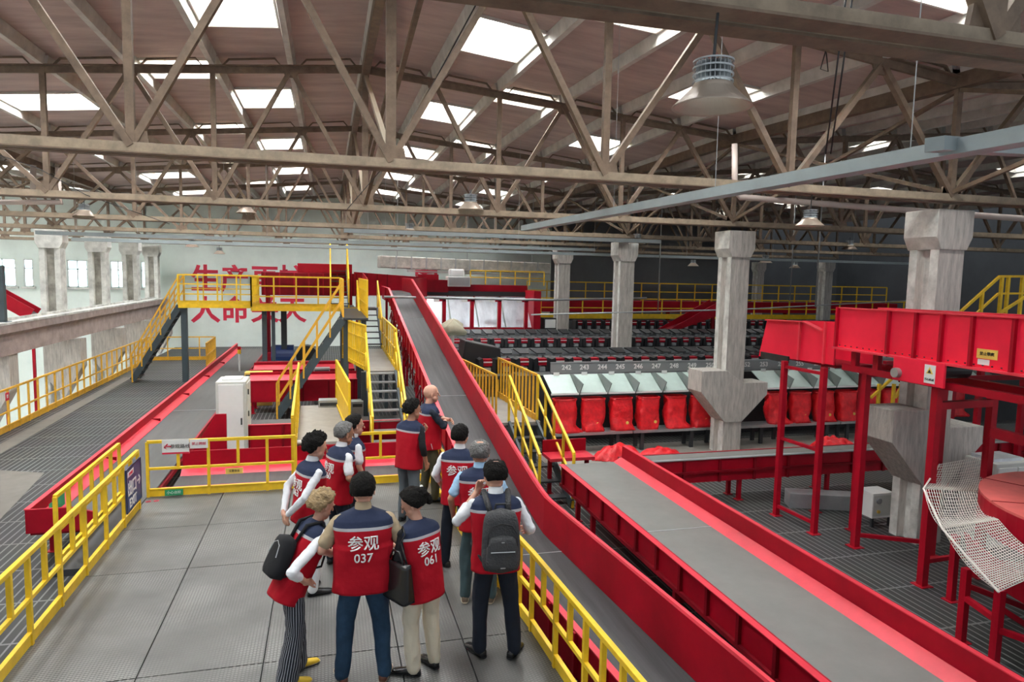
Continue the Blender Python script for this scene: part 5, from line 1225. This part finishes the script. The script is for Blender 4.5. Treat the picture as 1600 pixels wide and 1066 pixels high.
    if legs == 'c_stripe':
        uv = tr.data.uv_layers.new(name='UVMap'); me = tr.data
        lc = [[Rz.inverted() @ (W(p)-loc) for p in (hips[i], knees[i], anks[i])] for i in (0, 1)]; Ri = Rz.inverted()
        for poly in me.polygons:
            c_ = Ri @ poly.center; q = lc[0] if c_.x < 0 else lc[1]; us = []
            for li in poly.loop_indices:
                co = Ri @ me.vertices[me.loops[li].vertex_index].co; f = max(0, min(1, (q[0].z-co.z)/(q[0].z-q[2].z))); ctr = q[0].lerp(q[1], f*2) if f < .5 else q[1].lerp(q[2], f*2-1)
                us.append(math.atan2(co.y-ctr.y, co.x-ctr.x))
            m0 = us[0]; us = [u+(2*math.pi if u-m0 < -math.pi else (-2*math.pi if u-m0 > math.pi else 0)) for u in us]
            for li, u in zip(poly.loop_indices, us): uv.data[li].uv = (u*24/(2*math.pi), 0)
    # shoes
    for i, (fx, fy, fa) in enumerate(feet):
        a = R(fa); fd = V(math.sin(a), math.cos(a), 0); sd = V(math.cos(a), -math.sin(a), 0); c = V(fx, fy, 0)
        def shoe_rings(infl, zt_):
            rings = []
            for yv, w_, h_ in ((-.085, .022, .05), (-.075, .032, .075), (-.03, .037, .082), (.03, .037, .07), (.09, .044, .052), (.14, .043, .042), (.175, .032, .034), (.19, .015, .022)):
                ring = []
                for k in range(14):
                    q = 2*math.pi*k/14; xx = (w_+infl)*math.copysign(abs(math.cos(q))**.7, math.cos(q)); zz = h_/2+h_/2*math.copysign(abs(math.sin(q))**.7, math.sin(q))
                    ring.append(W(c+sd*xx+fd*(yv+(.004 if yv > 0 else -.004)*(infl > 0))+V(0, 0, min(zz, zt_)+.004)))
                rings.append(ring)
            return rings
        so = MB().loft(shoe_rings(0, 1)).build('shoe', M[shoe], t, smooth=True); MB().loft(shoe_rings(.004, .016)).build('sole', M[sole], so)
    # sleeves
    for (S, (e, w_)) in ((SL, larm), (SR, rarm)):
        e, w_ = V(*e), V(*w_); sb = Blob(); k = bulk**.35; inn = S+(neck-S)*.12
        if slen == 'short': sb.chain([W(inn), W(S), W(S.lerp(e, .72))], [.044*s*k, .051*s*k, .056*s*k])
        elif slen == 'rolled': sb.chain([W(inn), W(S), W(e), W(e.lerp(w_, .45))], [.043*s*k, .050*s*k, .048*s, .045*s])
        else: sb.chain([W(inn), W(S), W(e), W(e.lerp(w_, .92))], [.042*s*k, .049*s*k, .045*s, .036*s])
        sb.melt('sleeve', M[sleeve], t, .008, 3, folds(.008, (16, 16, 16), len(label)*.7))
    # vest
    sec = [(vest_len, .204, .148), (-.03, .202, .146), (.1, .196, .140), (.22, .203, .140), (.32, .213, .138), (.40, .222, .128), (.445, .212, .112), (.475, .180, .092), (.497, .130, .078), (.515, .09, .07), (.525, .076, .064)]
    def sec_at(h):
        for (a, wa, da), (c, wc, dc) in zip(sec, sec[1:]):
            if h <= c: f = (h-a)/(c-a); f = max(0, f); return wa+(wc-wa)*f, da+(dc-da)*f
        return sec[-1][1:]
    hs = [vest_len+(.40-vest_len)*i/30 for i in range(30)]+[.40+.125*i/16 for i in range(17)]
    yk0, yk1 = .375, .400; hs = sorted(set([h for h in hs if abs(h-yk0) > .006 and abs(h-yk1) > .006]+[yk0, yk1]))
    vm = MB(); n = 64; rings = []; k = bulk**.5*(.95 if female else 1)
    Lsp = (neck-pel).length
    for h in hs:
        w_, d_ = sec_at(h); g = girth if h < .25 else 1; ring = []; c = pel+sp*(h/.507*Lsp); f = max(0, min(1, h/.4))
        rr = V(math.cos(tw*f), math.sin(tw*f), 0); ff = V(-math.sin(tw*f), math.cos(tw*f), 0); ff = (ff-sp*ff.dot(sp)).normalized()
        for q in range(n):
            a = 2*math.pi*q/n; ex = math.copysign(abs(math.cos(a))**.8, math.cos(a)); ey = math.copysign(abs(math.sin(a))**.8, math.sin(a))
            nz = noise.noise(V(ex*2.2+len(label), ey*2.2, h*6))*.055*max(.25, 1-f)+noise.noise(V(ex*5, ey*5+len(label), h*16))*.022
            ring.append(W(c+rr*ex*w_*k*g*(1+nz)+ff*(ey*d_*k*g*(1+nz)+(.012 if ey > 0 else 0))))
        rings.append(ring)
    rings.insert(0, [p.lerp(sum(rings[0], V(0,0,0))/n, .08) for p in rings[0]]); hs.insert(0, hs[0])
    nr = len(rings); vs = [p for r_ in rings for p in r_]; fs = []; ms = []
    for i in range(nr-1):
        hm = (hs[i]+hs[i+1])/2
        for q in range(n): fs.append((i*n+q, i*n+(q+1) % n, (i+1)*n+(q+1) % n, (i+1)*n+q)); ms.append(1 if hm > yk1 else (2 if hm > yk0 else 0))
    fs.append(tuple(reversed(range(n)))); ms.append(0); fs.append(tuple((nr-1)*n+q for q in range(n))); ms.append(1)
    vm.v = [tuple(p) for p in vs]; vm.f = fs; vm.m = ms
    vest = vm.build('vest', [M['vest_red'], M['vest_navy'], M['vest_silver']], t, smooth=True)
    # piping round the armholes
    if collar:
        cr = []
        for zz, r_ in ((-.012, .068), (.02, .066), (.045, .060), (.047, .054), (.02, .058)): cr.append([W(neck+V(r_*math.cos(a), r_*.95*math.sin(a)+.006+zz*.3, zz+.02-.012*math.sin(a))) for a in [2*math.pi*q/28 for q in range(28)]])
        MB().loft(cr, cap=False).build('collar', M[collar_m or sleeve], t, smooth=True)
    # lettering on the back
    if back_text:
        bv = BVHTree.FromPolygons([Vector(v)-loc for v in vm.v], vm.f)
        for txt, hh, sz, sx in back_text:
            me = text_mesh(txt, sz, 0, .0012); bm = bmesh.new(); bm.from_mesh(me)
            if sx != 1: bmesh.ops.scale(bm, vec=(sx, 1, 1), verts=bm.verts)
            bmesh.ops.triangulate(bm, faces=bm.faces)
            for ax in (0, 1):
                for kk in range(-14, 15):
                    nn = V(1, 0, 0) if ax == 0 else V(0, 1, 0); bmesh.ops.bisect_plane(bm, geom=bm.verts[:]+bm.edges[:]+bm.faces[:], plane_co=nn*kk*.018, plane_no=nn)
            bmesh.ops.triangulate(bm, faces=bm.faces)
            c = pel+sp*(hh/.507*Lsp); out = []
            for v in bm.verts:
                p = W(c+rt*v.co.x/s+V(0,0,1)*v.co.y/s-fwd*.6)-loc; hit = bv.ray_cast(p, D(fwd))
                v.co = (hit[0]-D(fwd)*.007) if hit[0] else p+D(fwd)*.45*s
            bmesh.ops.delete(bm, geom=[f for f in bm.faces if f.calc_area() > .01], context='FACES')
            m2 = bpy.data.meshes.new('back_lettering'); bm.to_mesh(m2); bm.free(); m2.materials.append(M['letter'])
            o2 = bpy.data.objects.new('back_lettering', m2); COL.objects.link(o2); o2.parent = vest
            so = o2.modifiers.new('s', 'SOLIDIFY'); so.thickness = .003; so.offset = 0
    return dict(t=t, W=W, D=D, s=s, pel=pel, neck=neck, sp=sp, rt=rt, fwd=fwd, Hh=Hh, SL=SL, SR=SR)

def gp(px, py): p = at(px, py, z=0); return (p.x, p.y, 0)
BT = lambda num: [('参观', .275, .125, 1.0), (num, .165, .10, 1.0)]
# 037, back to the camera
P2 = person('Person in vest 037 with khaki sleeves and blue jeans, back to the camera', (.27, 5.56, 0), 2, 1.74, lean=.03, bulk=1.22, girth=1.08, hair='hair_dark', head=(8, 14), sleeve='c_khaki', legs='c_jeans', shoe='shoe_brown', sole='sole',
       larm=((-.33, .0, 1.13), (-.25, .24, 1.0)), rarm=((.33, .0, 1.13), (.29, .25, 1.02)), lhand=((.6, .6, .1), (0, -.5, 1), .6), rhand=((-.3, .8, .1), (0, -.3, 1), .6), feet=((-.17, .0, -12), (.17, -.02, 14)), back_text=BT('037'), loose=1.04)
# 061
P3 = person('Person in vest 061 with pinned up dark hair, black sheer sleeves and cream trousers', (.76, 5.56, 0), -34, 1.58, lean=.07, female=True, bulk=1.1, hair='hair_dark', style='bun', head=(-38, 28), sleeve='c_black', slen='long', legs='c_cream', shoe='shoe_black', sole='black', collar=False,
       larm=((-.25, .04, 1.14), (-.20, .25, 1.08)), rarm=((.24, .06, 1.14), (.08, .27, 1.1)), lhand=((.2, .8, .2), (-.4, 0, 1), .6), rhand=((-.8, .5, .2), (0, 0, 1), .6), feet=((-.10, .03, -30), (.13, .0, 8)), back_text=BT('061'), loose=1.1, vest_len=-.19, girth=1.02)
# backpack man
P4 = person('Person in black trousers wearing a large charcoal backpack, one hand raised to the face', (1.42, 5.66, 0), 6, 1.76, lean=.05, bulk=1.05, hair='hair_dark', style='crown', head=(-4, 20), sleeve='c_white', slen='rolled', legs='c_navytrs', shoe='shoe_black', sole='black', skin='skin_light',
       larm=((-.33, .08, 1.20), (-.14, .26, 1.40)), rarm=((.30, .0, 1.14), (.31, .20, 1.04)), lhand=((.25, -.05, .9), (-.5, .8, 0), .9), rhand=((.05, .9, -.2), (1, 0, .3), .6), feet=((-.13, .03, -30), (.17, -.02, 32)), loose=1.02)
# grey haired man in light blue
P5 = person('Person with thinning grey hair and light blue sleeves ahead of the backpack wearer', (1.50, 6.70, 0), 10, 1.69, lean=.03, bulk=1.08, hair='hair_grey', style='crown', head=(4, 10), sleeve='c_lblue', slen='short', legs='c_greenjeans', shoe='shoe_tan', sole='sole', skin='skin_mid',
       larm=((-.30, -.02, 1.13), (-.27, .1, .90)), back_text=[('参观', .275, .125, 1.0)], feet=((-.14, .02, 0), (.14, 0, 12)))
P6 = person('Person with short black hair and white sleeves ahead of the light blue sleeved one', (1.44, 7.55, 0), 20, 1.67, bulk=1.0, hair='hair_dark', head=(10, 5), sleeve='c_white', slen='rolled', legs='c_navytrs', shoe='shoe_black', larm=((-.28, .0, 1.14), (-.24, .16, .96)), feet=((-.16, .05, -40), (.12, .1, 10)), back_text=[('参观', .275, .125, 1.0)])
# bald man with crossed arms
P7 = person('Bald person with crossed arms, dark sleeves and olive trousers beside the incline', (1.45, 10.0, 0), 84, 1.76, lean=-.01, bulk=1.1, skin='skin_light', style='bald', hair='hair_grey', head=(4, 4), sleeve='c_navytrs', slen='rolled', legs='c_olive', shoe='shoe_black',
       larm=((-.28, .14, 1.18), (.06, .30, 1.20)), rarm=((.28, .14, 1.16), (-.08, .27, 1.17)), lhand=((.9, .1, .1), (0, .8, .5), .7), rhand=((-.9, .1, .15), (0, .8, .5), .7), feet=((-.12, -.02, -10), (.12, .1, 18)), loose=1.05, collar=False)
P8 = person('Person with thick black hair, black sleeves and grey jeans standing before the bald one', (1.05, 9.1, 0), 50, 1.69, lean=.03, hair='hair_dark', style='wavy', skin='skin_mid', head=(22, 8), sleeve='c_black', slen='rolled', legs='c_grey', shoe='shoe_black', collar=False,
       rarm=((.27, -.02, 1.13), (.26, .06, .90)), larm=((-.26, .1, 1.16), (-.02, .30, 1.24)), lhand=((.5, .2, .8), (0, .8, -.2), .8), feet=((-.15, .06, 0), (.1, -.04, 10)), loose=1.05)
# left trio
P9 = person('Person with dark curly hair, long white sleeves and hands clasped behind the back', (-.22, 7.3, 0), 68, 1.69, lean=.05, hair='hair_dark', style='curly', head=(6, 16), sleeve='c_white', slen='long', legs='c_white', shoe='shoe_black', bulk=1.0,
       rarm=((.25, -.12, 1.14), (.08, -.24, .93)), larm=((-.25, -.12, 1.14), (-.02, -.25, .93)), rhand=((-.5, -.1, -.8), (0, -1, 0), .7), lhand=((.5, -.1, -.8), (0, -1, 0), .7), back_text=[('参观', .275, .125, 1.0), ('063', .185, .10, 1)])
P10 = person('Person with short grey hair and short white sleeves in the left trio', (.10, 7.9, 0), 66, 1.68, lean=.04, hair='hair_grey', style='short', skin='skin_mid', head=(0, 12), sleeve='c_white', slen='short', legs='c_navytrs', shoe='shoe_black',
       rarm=((.29, .0, 1.14), (.22, .2, .97)), back_text=[('参观', .275, .125, 1.0), ('060', .185, .10, 1)])
P11 = person('Dark haired person mostly hidden behind the grey haired one in the left trio', (.26, 8.4, 0), 70, 1.66, lean=.02, hair='hair_dark', style='short', head=(0, 4), sleeve='c_white', slen='short', legs='c_navytrs', shoe='shoe_black', skin='skin_light')
# blond in striped trousers
P1 = person('Sandy haired person in pinstriped trousers and yellow shoes, hand on hip', (-.31, 5.72, 0), 66, 1.56, lean=.25, female=True, bulk=.98, hair='hair_blond', style='wavy', head=(-8, 22), sleeve='c_white', slen='rolled', legs='c_stripe', shoe='shoe_yellow', sole='sole', collar=False,
       rarm=((.33, -.12, 1.16), (.22, .06, .98)), larm=((-.26, .15, 1.13), (-.2, .33, 1.05)), rhand=((-.55, .8, -.25), (.6, .2, .8), .4), lhand=((.2, .8, .2), (-.5, 0, 1), .5), feet=((-.1, .12, 0), (.12, -.06, 14)), loose=1.12, flare=.03, vest_len=-.15, girth=.98)

# ------------------------------------------------------------------ what they carry
def on_back(P, h, back, side=0): c = P['pel']+P['sp']*(h/.507*(P['neck']-P['pel']).length)-P['fwd']*back+P['rt']*side; return c
# charcoal backpack
P = P4; W = P['W']; t = thing('backpack', 'Large charcoal backpack with a curved front pocket worn by the person in black trousers', 'backpack', W(on_back(P, .2, .22)))
def pack_body(c, w_, h_, d_, rt, up, bk, e=.55, n=28, rows=14, taper=.82):
    mb = MB(); rings = []
    for i in range(rows+1):
        f = i/rows; v = (f*2-1); sc = (1-abs(v)**5)**.25 if abs(v) < 1 else 0; sc = max(sc, .12); wv = w_*(1-(1-taper)*f**2)
        rings.append([W(c+up*v*h_+rt*math.copysign(abs(math.cos(a))**e, math.cos(a))*wv*sc+bk*math.copysign(abs(math.sin(a))**e, math.sin(a))*d_*sc) for a in [2*math.pi*k/n for k in range(n)]])
    mb.loft(rings); return mb
rt, up, bk = P['rt'], P['sp'], -P['fwd']; c = on_back(P, .17, .215, .015)
pack_body(c, .165, .27, .085, rt, up, bk).build('pack_body', M['pack'], t, smooth=True)
fp = pack_body(c+bk*.075-up*.08, .138, .15, .05, rt, up, bk).build('front_pocket', M['pack'], t, smooth=True)
ap = MB().tube([W(c+bk*.095+rt*x_+up*z_) for x_, z_ in [(-.125, -.02), (-.12, .08), (-.08, .145), (0, .165), (.08, .145), (.12, .08), (.125, -.02)]], .006, 6).build('zip_arch', M['black'], t)
MB().tube([W(c+bk*.13+rt*x_-up*.06) for x_ in (-.1, 0, .1)], .005, 6).build('pocket_zip', M['steel'], fp)
MB().tube([W(c-bk*.02+rt*x_+up*z_) for x_, z_ in [(-.05, .26), (-.04, .30), (.04, .30), (.05, .26)]], .010, 8).build('top_handle', M['black'], t)
lg = MB(); q = W(c+bk*.131-up*.0); lg.bar(W(c+bk*.131+up*.02-rt*.012), W(c+bk*.131+up*.02+rt*.012), .004, .006).bar(W(c+bk*.128-up*.19-rt*.02), W(c+bk*.128-up*.19+rt*.02), .004, .008).build('small_logo', M['steel'], t)
for sd in (-1, 1):
    pts = [(c-bk*.07+rt*sd*.075+up*.2), (on_back(P, .47, .12)+rt*sd*.09), (on_back(P, .525, .0)+rt*sd*.105+V(0,0,.012)), (on_back(P, .45, -.135)+rt*sd*.115), (on_back(P, .25, -.155)+rt*sd*.13), (on_back(P, .08, -.05)+rt*sd*.2), (c-bk*.05+rt*sd*.15-up*.18)]
    sm = MB(); sm_pts = [W(p) for p in pts]; sm.tube(sm_pts, [.022, .026, .026, .024, .02, .014, .012], 8); sm.build('shoulder_strap', M['pack'], t, smooth=True)
# soft black backpack
P = P1; W = P['W']; rt, up, bk = P['rt'], P['sp'], -P['fwd']; t = thing('backpack', 'Soft black backpack slung on the sandy haired person', 'backpack', W(on_back(P, .2, .22)))
c = on_back(P, .17, .20, .0); pk = pack_body(c, .15, .20, .085, rt, up, bk, e=.75, taper=.7).build('pack_body', M['c_black'], t, smooth=True)
for sd in (-1, 1):
    pts = [(c-bk*.05+rt*sd*.06+up*.15), (on_back(P, .47, .12)+rt*sd*.08), (on_back(P, .522, .0)+rt*sd*.10+V(0,0,.01)), (on_back(P, .42, -.135)+rt*sd*.12), (on_back(P, .2, -.14)+rt*sd*.16), (c-bk*.05+rt*sd*.12-up*.14)]
    MB().tube([W(p) for p in pts], [.014, .016, .016, .014, .01, .008], 8).build('shoulder_strap', M['c_black'], t, smooth=True)
MB().tube([W(c+bk*.08+rt*x_+up*z_) for x_, z_ in [(-.09, .0), (-.06, .1), (.0, .13), (.06, .1), (.09, .0)]], .004, 6).build('zip', M['steel'], t)
# black tote
P = P3; W = P['W']; a = W(V(-.22, .17, 1.1)); t = thing('tote_bag', 'Black leather tote hanging from the arm of the person in vest 061', 'handbag', a)
cen = V(-.29, .0, .99); mb = MB(); rings = []
for f in (0, .08, .3, .6, .9, 1):
    w_, d_ = .19-.03*f, .07-.035*f; rings.append([W(cen+V(math.copysign(abs(math.cos(q))**.5, math.cos(q))*d_, math.copysign(abs(math.sin(q))**.5, math.sin(q))*w_, -.17+.34*f+.01*math.sin(3*q))) for q in [2*math.pi*k/28 for k in range(28)]])
mb.loft(rings).build('bag_body', M['shoe_black'], t, smooth=True)
for sd in (-1, 1):
    MB().tube([W(cen+V(sd*.02, -.1, .16)), W(cen+V(sd*.02, -.05, .26)), W(V(-.21+sd*.015, .10, 1.33)), W(V(-.185, .06, 1.43)), W(V(-.21, .0, 1.38)), W(cen+V(sd*.02, .1, .16))] if sd > 0 else [W(cen+V(-.02, -.1, .16)), W(cen+V(-.02, -.04, .27)), W(cen+V(-.02, .04, .27)), W(cen+V(-.02, .1, .16))], .008, 8).build('handle', M['shoe_black'], t, smooth=True)
# badge on a blue lanyard and belt badge
P = P8; W = P['W']; t = thing('lanyard', 'Blue lanyard hanging from the person in grey jeans', 'lanyard', W(V(-.2, .1, .9)))
MB().tube([W(V(-.17, .05, .98)), W(V(-.24, .08, .8)), W(V(-.23, .1, .66)), W(V(-.25, .1, .5))], .010, 6).build('ribbon', mat('lanyard blue', (.03, .15, .5), .6), t)
P = P7; W = P['W']; t = thing('badge', 'White badge clipped at the belt of the bald person', 'badge', W(V(.19, .02, .86))); MB().bar(W(V(.195, -.02, .9)), W(V(.20, .0, .82)), .05, .006, up=(1,0,0)).build('card', M['white'], t)
